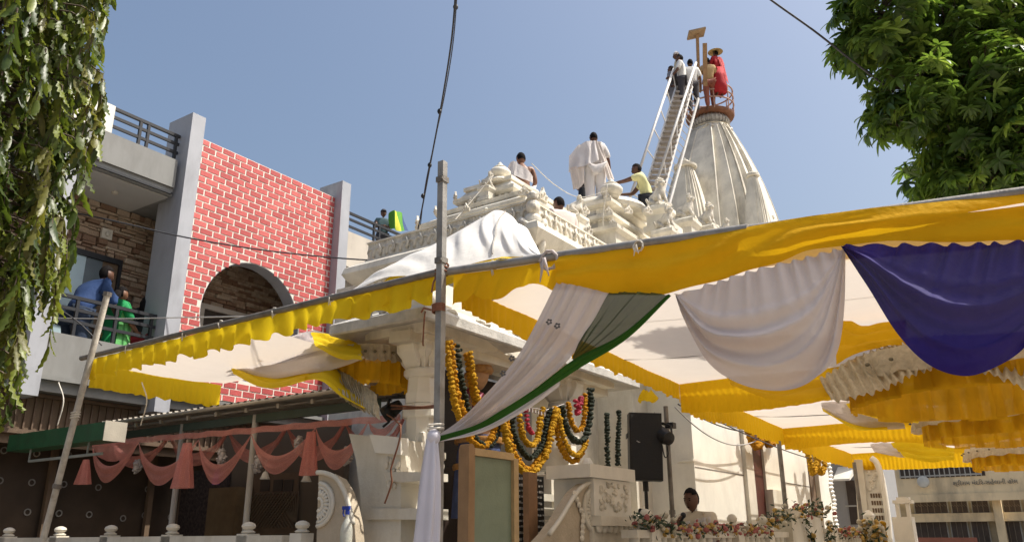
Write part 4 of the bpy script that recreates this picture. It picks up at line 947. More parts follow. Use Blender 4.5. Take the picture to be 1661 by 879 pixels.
def px_swag(parent, top, bot, X, name, mt, nf=26, amp=.02, n_=40, m_=10, lay=.3):
    fr = name == 'lace_frill'
    if fr: n_ = 130
    """pleated swag between two drawn edges on the plane X, bellied towards the ground"""
    T = [H(*q, X=X) for q in top]; B = [H(*q, X=X-lay) for q in bot]
    rows = cloth(T, B, n_, m_, lambda u, v: V(-amp*(math.sin(v*nf+2*nz(u*3, v*2))+.4*nz(u*7, v*9)), 0, amp*.7*math.sin(v*nf*1.0+1+2*nz(u*3, v*2))) + (V(-.022*math.sin(u*150+3*nz(u*6, v)), 0, -.018*v*abs(math.sin(u*40))+.012*math.sin(u*150)) if fr else V(0, 0, 0)))
    return MB().grid(rows).build(name, mt, parent, sm=True)
px_swag(lc, [(385, 588), (430, 560), (505, 539), (588, 570)], [(383, 598), (440, 612), (520, 600), (588, 578)], 5.5, 'white_swag', GAUZE, 30, .030)
px_swag(lc, [(505, 540), (545, 545), (586, 560)], [(512, 560), (550, 580), (588, 582)], 5.42, 'yellow_swag', YELB, 16, .014)
px_swag(lc, [(378, 590), (440, 610), (505, 602)], [(376, 606), (430, 630), (492, 618)], 5.3, 'yellow_swag', YELB, 12, .014)
px_swag(lc, [(478, 612), (535, 596), (562, 620), (594, 648)], [(474, 624), (520, 618), (558, 646), (592, 664)], 5.3, 'yellow_swag', YELB, 14, .014)
px_swag(lc, [(518, 590), (556, 604), (610, 640)], [(534, 622), (570, 652), (616, 676)], 5.36, 'lace_frill', LACE, 9, .010)
px_swag(bay1, [(1362, 512), (1400, 528), (1470, 520)], [(1356, 588), (1400, 566), (1470, 556)], 6.6, 'yellow_swag', YEL, 16, .02)
px_swag(bay1, [(1330, 616), (1398, 578), (1470, 552), (1560, 548), (1661, 578)], [(1350, 652), (1430, 632), (1500, 600), (1570, 594), (1661, 628)], 6.35, 'lace_frill', LACE, 7, .012, 120, 8)
px_swag(bay2, [(1332, 655), (1395, 654), (1462, 672)], [(1334, 662), (1385, 690), (1468, 693)], 10.4, 'white_swag', GAUZE, 30, .03)
px_swag(bay2, [(1372, 656), (1430, 653), (1490, 668)], [(1392, 672), (1440, 684), (1490, 688)], 10.3, 'yellow_swag', YELB, 14, .02)
px_swag(bay2, [(1334, 662), (1385, 688), (1440, 692)], [(1336, 668), (1388, 696), (1440, 699)], 10.2, 'yellow_swag', YELB, 8, .02)
px_swag(bay3, [(1412, 722), (1450, 719), (1500, 728)], [(1420, 734), (1460, 742), (1500, 742)], 14.6, 'white_swag', GAUZE, 20, .03)
px_swag(bay3, [(1445, 720), (1495, 717), (1548, 728)], [(1465, 738), (1505, 747), (1548, 744)], 14.4, 'yellow_swag', YELB, 16, .03)
px_swag(bay1, [(1180, 612), (1260, 628), (1345, 612)], [(1185, 622), (1262, 648), (1352, 640)], 6.5, 'yellow_swag', YEL, 10, .014)
# yellow cloth showing under the tarpaulin
rows = cloth([H(600, 478, X=4.55), H(650, 436, X=4.9), H(700, 440, X=4.9), H(780, 416, X=4.9), H(850, 412, X=4.7)], [H(560, 520, X=4.5), H(640, 492, X=4.5), H(700, 478, X=4.5), H(780, 428, X=4.5), H(850, 418, X=4.5)], 40, 8, lambda u, v: V(-.03*math.sin(u*38+2*nz(u*5, v))*v, 0, .015*nz(u*8, v*3)))
MB().grid(rows).build('lifted_yellow_edge', YELB, lc, sm=True)
# ------------------------------------------------------------------ white tarpaulin thrown over the porch roof
tt = [H(566, 474, X=4.52), H(640, 428, X=4.95), H(720, 388, X=5.3), H(780, 354, X=5.55), H(806, 341, X=5.62), H(832, 352, X=5.5), H(852, 384, X=5.0), H(872, 412, X=4.56)]
tb = [H(567, 476, X=4.50), H(625, 450, X=4.52), H(690, 447, X=4.48), H(730, 437, X=4.52), H(780, 424, X=4.6), H(815, 417, X=4.6), H(845, 416, X=4.55), H(873, 413, X=4.53)]
def tf(u, v):
    s_ = math.sin(math.pi*v)*min(1, 6*u*(1-u)+.1)
    return V(-.05*s_, 0, .02*s_) + V(-.022, .006, .006)*(math.sin(u*44-v*9+2*nz(u*4, v*2))+.5*math.sin(u*81-v*13))*s_*.6
r1 = cloth(tt, tb, 60, 18, tf)
tk = [p+V(.05+.45*math.sin(math.pi*i/7), .2*math.sin(math.pi*i/7), -.10*math.sin(math.pi*i/7)) for i, p in enumerate(tt)]
r2 = cloth(tk, tt, 60, 6, lambda u, v: V(0, 0, .16*math.sin(math.pi*(.5+v*.5))*min(1, 6*u*(1-u)))*(1-v))
MB().grid(r2[:-1]+r1).build('white_tarpaulin', TARP, None, sm=True, label='white tarpaulin humped over the canopy in front of the temple parapet', cat='tarpaulin')
b = MB(); i_ = 39; b.tube([r[i_]+V(-.012, 0, .004) for r in r1[:-1]], .006, 5)
b.build('tarpaulin_seam', mat('seam_thread2', (.35, .33, .30), .8), bpy.data.objects['white_tarpaulin'])
# ------------------------------------------------------------------ front bands and drapes
X1 = 4.50
def band(top, bot, mt, name, label, cat, nu, nv, fold, group=None):
    return MB().grid(cloth(top, bot, nu, nv, fold)).build(name, mt, None, sm=True, label=label, cat=cat, group=group)
band([H(736, 446, X=4.50), H(820, 435, X=4.52), H(906, 421, X=4.54)], [H(734, 500, X=4.50), H(765, 478, X=4.5), H(800, 487, X=4.52), H(850, 462, X=4.53), H(906, 470, X=4.54)], YEL, 'yellow_valance', 'short ragged yellow valance hanging right beside the square pole', 'valance', 40, 8,
     lambda u, v: V(-.025*v*math.sin(u*26+2*nz(u*6)), 0, .012*v*math.sin(u*31)))
yb_t = [H(904, 414, X=4.52), H(1060, 398, X=4.56), H(1213, 368, X=4.60), H(1370, 343, X=4.68), H(1661, 314, X=4.84), H(1800, 300, X=4.9)]
yb_b = [H(906, 470, X=4.50), H(1060, 478, X=4.54), H(1213, 440, X=4.58), H(1370, 397, X=4.66), H(1661, 391, X=4.82), H(1800, 389, X=4.9)]
band(yb_t, yb_b, YEL, 'yellow_band', 'wide smooth yellow cloth band stretched along the canopy front', 'cloth band', 90, 10,
     lambda u, v: V(-.03*math.sin(math.pi*v)-.018*math.sin(v*9+u*16+3*nz(u*5, v*2))*math.sin(math.pi*v) - .012*nz(u*18, v*5), 0, .006*math.sin(u*50)*v))
band([p+V(.02, 0, .0) for p in yb_t], [p+V(.55, 0, -.06) for p in yb_t], YEL, 'yellow_band_return', 'yellow cloth folded back over the canopy front pipe', 'cloth band', 60, 5, lambda u, v: V(0, 0, .05*math.sin(math.pi*v)))
def ufold(depth, pl, seed):
    def f(u, v):
        e = math.sin(math.pi*u)**.6; k_ = (v*(1.25-.25*e))
        q_ = v*15+2.5*nz(u*1.6+seed, v*1.2)+9*abs(u-.5)**2; lo = max(0, min(1, (v-.28)/.35)); d_ = depth*(1-1.6*abs(math.sin(q_)))*e*lo*(.45+.55*max(0, 1-u*1.1)) + .25*depth*math.sin(q_*2.7+u*4)*e*lo + pl*math.sin(u*74+seed+3*nz(u*8, seed))*(1-v)**3.2 + depth*.55*nz(u*2.2, v*2.5, seed) + .02*math.sin(u*26+seed+5*nz(u*2, v))*max(0, 1-u*2.2)*(1-v)
        return V(-d_-.10*e*math.sin(math.pi*min(1, v*1.0))*.8, 0, 0)
    return f
band([H(1096, 478, X=4.53), H(1235, 437, X=4.57), H(1369, 400, X=4.64)], [H(1096, 479, X=4.53), H(1118, 535, X=4.53), H(1150, 590, X=4.52), H(1200, 622, X=4.52), H(1262, 632, X=4.52), H(1318, 618, X=4.53), H(1352, 580, X=4.56), H(1366, 500, X=4.6), H(1370, 401, X=4.64)],
     GAUZE, 'white_swag', 'sheer white swag hanging in a deep curve between green and blue cloth', 'swag', 90, 60, ufold(.07, .03, 1.3), 'swags under the yellow band')
band([H(1364, 398, X=4.63), H(1530, 397, X=4.72), H(1661, 392, X=4.80), H(1745, 390, X=4.86)], [H(1364, 399, X=4.63), H(1408, 465, X=4.62), H(1455, 540, X=4.62), H(1505, 590, X=4.62), H(1565, 608, X=4.64), H(1622, 588, X=4.7), H(1672, 552, X=4.74), H(1725, 490, X=4.8), H(1745, 391, X=4.86)],
     BLUEC, 'blue_swag', 'royal blue swag hanging in a deep curve beside the white one', 'swag', 90, 60, ufold(.08, .04, 5.1), 'swags under the yellow band')
KN = H(711, 712, X=4.36)
def conv(q0, q1, n=12, X0=4.5, bow=0.):
    a, c = H(*q0, X=X0), KN + V(-.01, 0, .0)
    return a, c
def fan(topq, mt, name, label, cat, n_t=30, n_v=26, knot_off=(0, 0), sagf=.0, amp=.02):
    """cloth gathered from a top line to the knot on the pole"""
    T = smooth([H(*q, X=X1+.02) for q in topq], n_t); rows = []
    k0 = KN + V(-.02, knot_off[0], knot_off[1])
    for j in range(n_v+1):
        v = j/n_v; row = []
        for i in range(n_t+1):
            u = i/n_t; e = k0 + V(0, -.02*u+.01, -.035*u+.015)
            p = T[i].lerp(e, v); p.z -= sagf*(.3+.7*u)*4*v*(1-v)
            p.x -= amp*(math.sin(u*21+3*nz(u*3, v))+.5*math.sin(u*53))*(1-.75*v) ; p.y += .004*math.sin(u*40)*(1-v)
            row.append(p)
        rows.append(row)
    return MB().grid(rows).build(name, mt, None, sm=True, label=label, cat=cat, group='drapes tied to the square pole')
def strip(le, re, X, mt, name, label, cat, n_=50, m_=24, nf=40, amp=.014, group='drapes tied to the square pole', end=True):
    """cloth between a left and a right edge, pleated lengthwise"""
    A = [H(*q, X=X) for q in le]+([KN+V(-.02, .012, .012)] if end else []); B = [H(*q, X=X) for q in re]+([KN+V(-.02, -.012, -.02)] if end else [])
    A, B = smooth(A, n_), smooth(B, n_); rows = []
    for i in range(n_+1):
        t = i/n_; w_ = (A[i]-B[i]).length; row = []
        for k2 in range(m_+1):
            v = k2/m_; p = A[i].lerp(B[i], v); p.x -= min(amp, w_*.12)*(math.sin(v*nf+2.5*nz(v*3, t*2))+.6*math.sin(v*nf*2.3+t*2)) + .05*math.sin(math.pi*v)*min(1, w_*3); row.append(p)
        rows.append(row)
    return MB().grid(rows).build(name, mt, None, sm=True, label=label, cat=cat, group=group)
sw = strip([(903, 458), (872, 520), (838, 580), (790, 640), (750, 680)], [(988, 476), (930, 575), (870, 628), (805, 672), (760, 698)], 4.50, GAUZE, 'white_drape', 'sheer white drape with dark flower motifs gathered down to the square pole', 'drape')
strip([(987, 476), (958, 528), (929, 578)], [(1088, 478), (1010, 545), (930, 586)], 4.49, GREEND, 'dark_green_drape', 'sheer dark green drape between the white drape and the green hem', 'drape', nf=26, end=False)
strip([(1084, 477), (1010, 541), (932, 582), (866, 632), (810, 668), (770, 690)], [(1089, 480), (1018, 550), (939, 599), (868, 645), (813, 679), (772, 698)], 4.46, GREENC, 'green_hem', 'bright green twisted cloth edge running diagonally to the square pole', 'cloth edge', m_=10, nf=9, amp=.012)
strip([(930, 592), (866, 645), (805, 680), (760, 700)], [(905, 628), (860, 660), (808, 690), (765, 706)], 4.52, SATIN, 'white_edge', 'white satin underside showing below the green hem near the square pole', 'cloth edge', m_=10, nf=12, amp=.01)
fl = MB(); rb = random.Random(2)
FLOW = mat('printed_flower', (.12, .11, .10), .8)
for t, v in ((.55, .22), (.80, .23), (.50, .46), (.7, .55)):
    c = H(903+85*t, 458+18*t, X=4.44).lerp(KN, v)
    for k in range(5): a = k*1.26; fl.ell(c+V(-.035, .016*math.cos(a), .014*math.sin(a)), (.003, .011, .008), 6, 4)
tag(fl.build('printed_flowers', FLOW, sw), kind='stuff')
# knot and the satin tail below it
rows = []
for j in range(25):
    v = j/24; z = KN.z - v*1.0; wd = .038+.052*min(1, v*1.5)+.010*math.sin(v*5); row = []
    for i in range(33):
        a = 2*math.pi*i/32; rr = 1+.22*math.sin(a*5+v*2)+.15*nz(math.cos(a)*2, math.sin(a)*2, v*2)
        row.append(V(KN.x-.06+.6*wd*rr*math.cos(a), KN.y+.01+.035*v+wd*rr*math.sin(a), z))
    rows.append(row)
b = MB().grid(rows); b.ell(KN+V(-.05, .0, .01), (.045, .05, .055), 10, 8)
tl = b.build('satin_tail', SATIN, None, sm=True, label='white satin tail hanging below the knot on the square pole', cat='drape', group='drapes tied to the square pole')
MB().tube([KN+V(.05*math.cos(a)-.03, .055*math.sin(a), .05+.004*a) for a in [i*.5 for i in range(26)]], .007, 5).build('knot_cord', ROPE, tl)
# other posts of the canopy
def post(q0, q1, D0, r_, label, kn=None):
    a = H(*q0, D=D0); a0 = V(a.x, a.y, 0); c = H(q1[0], q1[1], X=a.x) if False else V(a.x, a.y, H(q0[0], q1[1], D=D0).z)
    return bar_thing('canopy_post', a0, c, r_, STEELD, label, 'post', 'posts holding up the right canopies', False, kn or (.62,))
post((1088, 790), (1088, 652), 8.9, .026, 'steel canopy post carrying the stage lamp beside the loudspeaker')
post((1272, 800), (1272, 712), 11.9, .034, 'steel canopy post in front of the marble wall and doorway')
post((1392, 800), (1392, 748), 15.0, .034, 'steel canopy post left of the carved arch')
# ------------------------------------------------------------------ walkway roof, tulle and dark front on the lower left
AXX = 6.0
aw = thing('awning', 'long grey sheet metal awning with a green purlin running from the house to the porch', 'awning', (7, 8, 3))
AZ = 3.03; AY0, AY1 = 10.6, 5.75
SHEET = mat('awning_sheet', (.33, .30, .25), .55, .15, 6, (.18, .14, .10), .6, 5, .2, 50, metal=.2)
GRNP = mat('green_purlin', (.03, .048, .033), .5, .15, 6)
b = MB(); rows = []
for j in range(2):
    rows.append([V(AXX-.05+j*1.9, lerp(AY0, AY1, i/160), AZ+.06+j*.28+.012*(1 if i % 4 < 2 else -1)) for i in range(161)])
b.grid(rows); b.build('roof_sheet', SHEET, aw)
MB().tube([(AXX-.06, AY0, AZ+.03), (AXX-.06, AY1, AZ+.03)], .022, 8).build('gutter_pipe', SHEET, aw, sm=True)
MB().tube([(AXX+.02, AY0, AZ-.03), (AXX+.02, AY1, AZ-.02)], .014, 8).build('edge_pipe', STEELD, aw, sm=True)
MB().bb((AXX+.08, AY1, AZ-.16), (AXX+.13, AY0, AZ-.07)).build('purlin', GRNP, aw)
for i in range(9): y = lerp(AY0, AY1, (i+.4)/9); MB().beam((AXX-.02, y, AZ-.03), (AXX+1.8, y, AZ+.28), .04, .05).build('rafter', SHEET, aw)
for y in (9.0, 7.65): MB().tube([(AXX+.1, y, 0), (AXX+.1, y, AZ-.07)], .035, 8).build('post', mat('cream_post', (.45, .42, .37), .6), aw, sm=True)
bk = thing('dark_shopfront', 'dim brown back wall with lattice door and cabinet under the awning', 'shopfront', (8.4, 9.5, 0))
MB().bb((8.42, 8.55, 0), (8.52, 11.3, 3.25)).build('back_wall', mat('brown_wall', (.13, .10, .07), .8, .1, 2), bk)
def bx(q0, q1, X=8.40, th=.04):
    a, c = H(*q0, X=X), H(*q1, X=X); return MB().bb((X-th, c.y, c.z), (X, a.y, a.z))
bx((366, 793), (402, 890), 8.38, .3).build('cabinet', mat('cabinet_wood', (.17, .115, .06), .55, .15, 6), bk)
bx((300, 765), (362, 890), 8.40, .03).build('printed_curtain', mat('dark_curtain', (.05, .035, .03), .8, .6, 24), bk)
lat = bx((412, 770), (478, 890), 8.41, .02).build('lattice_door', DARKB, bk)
b = MB(); a, c = H(412, 800, X=8.38), H(478, 890, X=8.38)
for i in range(15):
    y = a.y-(a.y-c.y)*i/14; b.beam((8.375, y, a.z), (8.375, max(c.y, y-.5), max(c.z, a.z-.5)), .012, .014)
    b.beam((8.36, y, a.z), (8.36, min(a.y, y+.5), a.z-.5*(1 if y+.5 < a.y else (a.y-y)/.5)), .012, .014)
b.build('lattice', mat('lattice_wood', (.16, .12, .08), .6), lat)
for x0 in (424, 445, 462): q0, q1 = H(x0, 778, X=8.385), H(x0+13, 796, X=8.385); MB().bb((8.37, q1.y, q1.z), (8.385, q0.y, q0.z)).build('door_panel', DARK, lat)
# green box sign
gb = thing('green_box', 'long green metal box with a pale end hanging below the house ledge', 'box sign', H(100, 715, X=5.2))
GRN = mat('green_box_paint', (.016, .085, .035), .5, .2, 5, (.03, .05, .03), .5, 6)
a, c = H(18, 690, X=5.2), H(172, 712, X=5.2); a2 = H(172, 683, X=5.2)
MB().bb((5.2, a2.y, c.z), (5.45, a.y, a2.z)).build('box_body', GRN, gb); MB().bb((5.19, a2.y-.012, c.z-.01), (5.46, a2.y-.001, a2.z+.01)).build('end_plate', mat('end_plate', (.40, .37, .31), .6), gb)
b = MB(); b.bb((5.25, a2.y+.1, c.z-.16), (5.28, a.y-.5, c.z-.13)); b.tube([(5.26, a2.y+.4, c.z-.15), (5.26, a2.y+.4, c.z)], .012); b.tube([(5.26, a.y-.5, c.z-.15), (5.26, a.y-.5, c.z)], .012); b.build('bracket', mat('bracket_grey', (.25, .27, .24), .6), gb)
# pink tulle along the awning edge
tu = thing('tulle_bunting', 'coral pink tulle swags and tails hung along the awning edge', 'bunting', (5.9, 8, 2.8))
TX = 5.88; AP = [(150, 718), (225, 716), (322, 712), (408, 703), (512, 692), (598, 681), (650, 672)]
for (q0, q1), sg in zip(zip(AP, AP[1:]), (.42, .44, .44, .38, .38, .16)):
    a, c = H(*q0, X=TX), H(*q1, X=TX); rows = []
    for j in range(9):
        v = j/8; row = []
        for i in range(25):
            t = i/24; p = a.lerp(c, t); e = 4*t*(1-t); p.z -= sg*e*(.70+.45*v)+.02*v; p.x += .02*math.sin(v*14+t*3)*e - .05*e; row.append(p)
        rows.append(row)
    MB().grid(rows).build('tulle_swag', PINK, tu, sm=True)
a, c = H(150, 716, X=TX+.02), H(650, 671, X=TX+.02)
rows = [[a.lerp(c, i/80)+V(.01*math.sin(i*1.7+j), 0, -.022*j+.006*math.sin(i*.9)) for i in range(81)] for j in range(4)]
MB().grid(rows).build('tulle_header', PINK, tu, sm=True)
rows = [[H(150, 718, X=TX+.03).lerp(H(225, 716, X=TX+.03), i/20)+V(.015*math.sin(i*1.3), 0, -v*.24*(4*(i/20)*(1-i/20))**.6) for i in range(21)] for v in [k_/8 for k_ in range(9)]]
MB().grid(rows).build('tulle_fill', PINK, tu, sm=True)
for q, ln, w0, w1 in (((304, 718), 82, .06, .16), ((140, 745), 50, .05, .14), ((505, 700), 70, .05, .11)):
    p = H(*q, X=TX-.04); L_ = ln*.0062; rows = []
    for j in range(9):
        v = j/8; wd = w0+(w1-w0)*v; rows.append([p+V(wd*.5*math.cos(a_)*(1+.3*math.sin(a_*6)), wd*math.sin(a_)*(1+.12*math.sin(a_*6)), -v*L_) for a_ in [2*math.pi*i/28 for i in range(29)]])
    MB().grid(rows).build('tulle_tail', PINK, tu, sm=True)
# darker inner run of tulle behind
for k in range(5):
    a, c = H(180+k*95, 712-k*7, X=TX+.55), H(275+k*95, 705-k*7, X=TX+.55); rows = []
    for j in range(6):
        v = j/5; rows.append([a.lerp(c, i/20)+V(.03*math.sin(v*9+i*.4), 0, -.34*4*(i/20)*(1-i/20)*(.75+.4*v)-.02*v) for i in range(21)])
    MB().grid(rows).build('tulle_swag', PINK, tu, sm=True)
SILV = mat('silver_flower', (.42, .38, .36), .4, .3, 40, metal=.3); PURP = mat('purple_tassel', (.20, .03, .22), .6)
rb = random.Random(6)
for q, lab in (((222, 757), 'first silver flower bunch from the left hanging in the pink tulle'), ((360, 741), 'silver flower bunch with a purple tassel in the pink tulle'), ((418, 752), 'silver flower bunch right of the purple tassel in the pink tulle'), ((484, 720), 'small silver flower bunch high in the pink tulle near the right end'), ((563, 740), 'long silver and gold flower bunch beside the stone seat panel')):
    p = H(*q, X=TX+.12); b = MB()
    b.ell(p, (.045, .05, .08), 8, 6)
    for i in range(26): a_ = rb.random()*6.28; q_ = rb.uniform(-.09, .09); w_ = .055*max(.3, 1-abs(q_)/.13); b.ell(p+V(w_*math.cos(a_), w_*math.sin(a_), q_), (.022, .022, .016), 6, 4)
    o = b.build('flower_bunch', SILV, None, sm=True, label=lab, cat='flower bunch', group='silver flower bunches on the tulle')
    if q[0] == 360: MB().tube([p+V(0, .05, -.12), p+V(0, .06, -.2), p+V(0, .06, -.30)], [.012, .03, .04], 6).build('tassel', PURP, o)
for q, lab in (((430, 772), 'left of two small white paper bells under the tulle'), ((497, 776), 'right of two small white paper bells under the tulle')):
    p = H(*q, X=TX+.1); b = MB(); b.lathe([(.015, .05), (.03, .03), (.04, 0), (.055, -.03)], p, 10); b.tube([p+V(0, 0, .05), p+V(0, 0, .2)], .004, 4); b.build('paper_bell', mat('paper_white', (.6, .57, .5), .7), None, sm=True, label=lab, cat='bell', group='paper bells under the tulle')
# left balustrade
bl = thing('balustrade', 'cream stone balustrade with knobbed posts along the lower left edge', 'balustrade', (5, 8.5, 0))
rz = H(300, 869, X=5.0).z
MB().bb((4.93, 5.7, rz-.10), (5.07, 12.3, rz)).build('top_rail', MARBLE2, bl)
bp = MB(); bp.box((0, 0, rz/2), (.14, .14, rz+.03)); bp.lathe([(.055, rz+.02), (.065, rz+.03), (.045, rz+.042), (.036, rz+.05), (.055, rz+.06), (.064, rz+.08), (.055, rz+.10), (.024, rz+.115), (0, rz+.118)], (0, 0, 0), 12)
bpm = bp.mesh('post', MARBLE2, V(0, 0, 0), 40)
for x in (15, 98, 180, 280, 403, 490): y = H(x, 860, X=5.0).y; o = link('post', bpm, bl); o.location = V(5.0, y, 0)-OFF[bl.name]
bb_ = MB().lathe([(.05, .1), (.05, .2), (.03, .25), (.06, .5), (.065, .75), (.03, 1.2), (.05, 1.3), (.05, rz-.1)], (0, 0, 0), 10).mesh('baluster', MARBLE2, V(0, 0, 0), 40)
for i in range(30): o = link('baluster', bb_, bl); o.location = V(5.0, 5.9+i*.21, 0)-OFF[bl.name]
# right balustrade with flowers
RY = 3.45
br = thing('balustrade', 'cream balustrade topped with pink and white flowers in front of the marble wall', 'balustrade', (12, RY, 0))
rz2 = H(1110, 860, Y=RY).z
rx0, rx1 = H(1020, 850, Y=RY).x, H(1420, 850, Y=RY).x
MB().bb((rx0, RY-.08, rz2-.07), (rx1, RY+.08, rz2)).build('top_rail', MARBLE2, br)
b2 = MB().lathe([(.055, .9), (.055, .98), (.035, 1.02), (.07, 1.15), (.06, 1.28), (.03, 1.45), (.05, 1.55), (.05, rz2-.07)], (0, 0, 0), 10).mesh('baluster', MARBLE2, V(0, 0, 0), 40)
n_ = int((rx1-rx0)/.2)
for i in range(n_): o = link('baluster', b2, br); o.location = V(rx0+.1+i*.2, RY, 0)-OFF[br.name]
MB().bb((rx0, RY-.1, 0), (rx1, RY+.1, .9)).build('base_course', MARBLE2, br)
bp = MB(); bp.box((0, 0, rz2/2+.03), (.2, .2, rz2+.06)); bp.lathe([(.05, rz2+.06), (.065, rz2+.075), (.035, rz2+.09), (.058, rz2+.12), (.06, rz2+.15), (.035, rz2+.185), (0, rz2+.195)], (0, 0, 0), 12)
bpm2 = bp.mesh('post', MARBLE2, V(0, 0, 0), 40)
for x in (1048, 1188, 1238, 1282, 1345, 1397): o = link('post', bpm2, br); o.location = V(H(x, 850, Y=RY).x, RY, 0)-OFF[br.name]
a0, a1 = H(1283, 850, Y=RY-.14).x, H(1336, 850, Y=RY-.14).x; zt = H(1300, 826, Y=RY-.14).z
MB().prism([V(a0, RY-.13, .3), V(a1+.3, RY-.13, .3), V(a1-.1, RY-.13, zt-.1), V(a0+.1, RY-.13, zt)], (0, .25, 0)).build('pedestal', MARBLE2, br)
PETS = [mat('petal_pink', (.34, .11, .10), .7, .3, 30), mat('petal_white', (.50, .46, .36), .7, .2, 30), mat('petal_cream', (.46, .30, .08), .7, .3, 30), mat('petal_leaf', (.020, .042, .014), .6, .4, 30)]
def flowers(path, n, spread, name, label, cat, group=None, seed=1, wts=(4, 3, 2, 4), size=.035, kind=None, parent=None):
    rb = random.Random(seed); b = MB()
    for i in range(n):
        p = poly(path, rb.random()); p = p+V(rb.gauss(0, spread[0]), rb.gauss(0, spread[1]), rb.gauss(0, spread[2])); b.k = rb.choices(range(4), wts)[0]; s_ = size*rb.uniform(.6, 1.3)
        if b.k == 3:
            d = V(rb.uniform(-1, 1), rb.uniform(-1, 1), rb.uniform(-1, 1)).normalized(); e = d.orthogonal().normalized(); b.add([p, p+d*s_*1.2+e*s_*.5, p+d*s_*2.4, p+d*s_*1.2-e*s_*.5], [(0, 1, 2, 3)])
        else:
            M = Matrix.Rotation(rb.random()*6, 3, V(rb.random(), rb.random(), rb.random()+.1)); b.ell(p, (s_, s_, s_*.6), 6, 4, M)
    root = thing(name, label, cat, poly(path, .5), 0, group); b.build('blossoms', PETS, root, kind='stuff'); return root
fz = rz2+.01
def RX(x): return V(H(x, 850, Y=RY).x, RY-.06, fz)
flowers([RX(1030)+V(0, 0, .06), RX(1075)], 260, (.05, .06, .04), 'flower_garland', 'green and white flower spray beside the carved pedestal block', 'garland', 'flower garlands along the right balustrade', 1, (1, 3, 1, 12), .030)
flowers([RX(1080), RX(1235)], 620, (.05, .06, .03), 'flower_garland', 'long pink and white flower garland in front of the seated speaker', 'garland', 'flower garlands along the right balustrade', 2, (4, 2, 2, 8), .028)
flowers([RX(1235)+V(0, 0, .1), RX(1290)+V(0, 0, .28), RX(1335)+V(0, 0, .30)], 480, (.07, .06, .06), 'flower_garland', 'leafy flower heap over the slanted pedestal', 'garland', 'flower garlands along the right balustrade', 3, (1, 2, 2, 14), .034)
flowers([RX(1285)+V(0, -.1, .2), RX(1300)+V(0, -.12, -.3), RX(1318)+V(0, -.12, -.45), RX(1330)+V(0, -.1, .1)], 300, (.04, .03, .04), 'flower_garland', 'dark leaf garland looped across the face of the slanted pedestal', 'garland', 'flower garlands along the right balustrade', 4, (0, 0, 1, 9), .035)
flowers([RX(1350), RX(1400)], 280, (.06, .06, .04), 'flower_garland', 'short pink flower garland left of the carved arch', 'garland', 'flower garlands along the right balustrade', 5, (4, 2, 3, 8), .034)
# ------------------------------------------------------------------ garlands on the porch
def garland(path, r, mt, name, label, group, n=None, parent=None, jit=.15, seed=3):
    rb = random.Random(seed); L = sum((V(c)-V(a)).length for a, c in zip(path, path[1:])); r *= 1.12; n = n or max(6, int(L/(r*.98))); pts = smooth(path, n); b = MB()
    for i, p in enumerate(pts):
        for k in range(3):
            d = V(rb.uniform(-1, 1), rb.uniform(-1, 1), rb.uniform(-.5, .5))*r*(.15 if k == 0 else .75); s_ = r*(rb.uniform(.85, 1.1) if k == 0 else rb.uniform(.30, .55))
            M = Matrix.Rotation(rb.random()*6, 3, V(rb.random(), rb.random(), rb.random()+.1)); b.ell(p+d, (s_, s_, s_*.62), 7, 5, M if k else Matrix.Rotation(rb.uniform(-.5, .5), 3, 'X') @ Matrix.Rotation(rb.uniform(-.5, .5), 3, 'Y'))
    return b.build(name, mt, parent, sm=False, label=label, cat=None if parent else 'garland', group=group)
GY = 4.46; GG = 'marigold and leaf garlands of the porch'
def gp(*qs, Y=GY): return [H(*q, Y=Y) for q in qs]
garland(gp((731, 556), (735, 600), (742, 640), (752, 676)), .035, MARI, 'marigold_garland', 'marigold garland hanging straight down next to the square pole', GG, seed=1)
garland(gp((742, 560), (748, 610), (756, 650), (765, 690), (775, 715), (795, 722), (805, 700), (808, 670)), .03, LEAFG, 'leaf_garland', 'dark leaf garland between the two left marigold strings', GG, seed=2)
garland(gp((757, 575), (762, 610), (768, 640), (775, 665)), .032, MARI, 'marigold_garland', 'second marigold string from the square pole, beside the painted guardian', GG, seed=3)
garland(gp((752, 676), (757, 700), (768, 718), (785, 724), (798, 708), (805, 680)), .035, MARI, 'marigold_garland', 'small marigold loop showing below the white drape', GG, seed=4)
garland(gp((819, 662), (823, 700), (835, 740), (858, 762), (880, 735), (890, 700), (899, 665)), .040, MARI, 'marigold_garland', 'widest marigold loop over the green framed board', GG, seed=5)
garland(gp((828, 662), (833, 700), (843, 725), (860, 742), (877, 725), (886, 695), (891, 664)), .034, LEAFG, 'leaf_garland', 'dark leaf loop inside the widest marigold loop', GG, seed=6)
garland(gp((842, 655), (844, 690), (850, 712), (862, 722), (872, 710), (876, 685), (880, 662)), .034, MARY, 'marigold_garland', 'innermost marigold loop over the green framed board', GG, seed=7)
garland(gp((852, 658), (856, 690), (862, 702)), .028, ROSE, 'rose_garland', 'short red rose string inside the marigold loops', GG, seed=8)
garland(gp((900, 662), (903, 700), (915, 735), (930, 748), (943, 735), (950, 715)), .036, MARI, 'marigold_garland', 'outer marigold loop at the second porch column', GG, seed=9)
garland(gp((911, 660), (917, 690), (930, 712), (945, 715), (955, 690), (958, 660), (958, 632)), .042, LEAFG, 'leaf_garland', 'thick dark leaf loop round the second porch column', GG, seed=10)
garland(gp((922, 655), (926, 680), (935, 698), (945, 690), (948, 665), (949, 640)), .032, MARI, 'marigold_garland', 'inner marigold loop at the second porch column', GG, seed=11)
garland(gp((934, 650), (937, 670), (941, 655), (942, 645)), .034, ROSE, 'rose_garland', 'red rose tuft inside the loops at the second porch column', GG, seed=12)
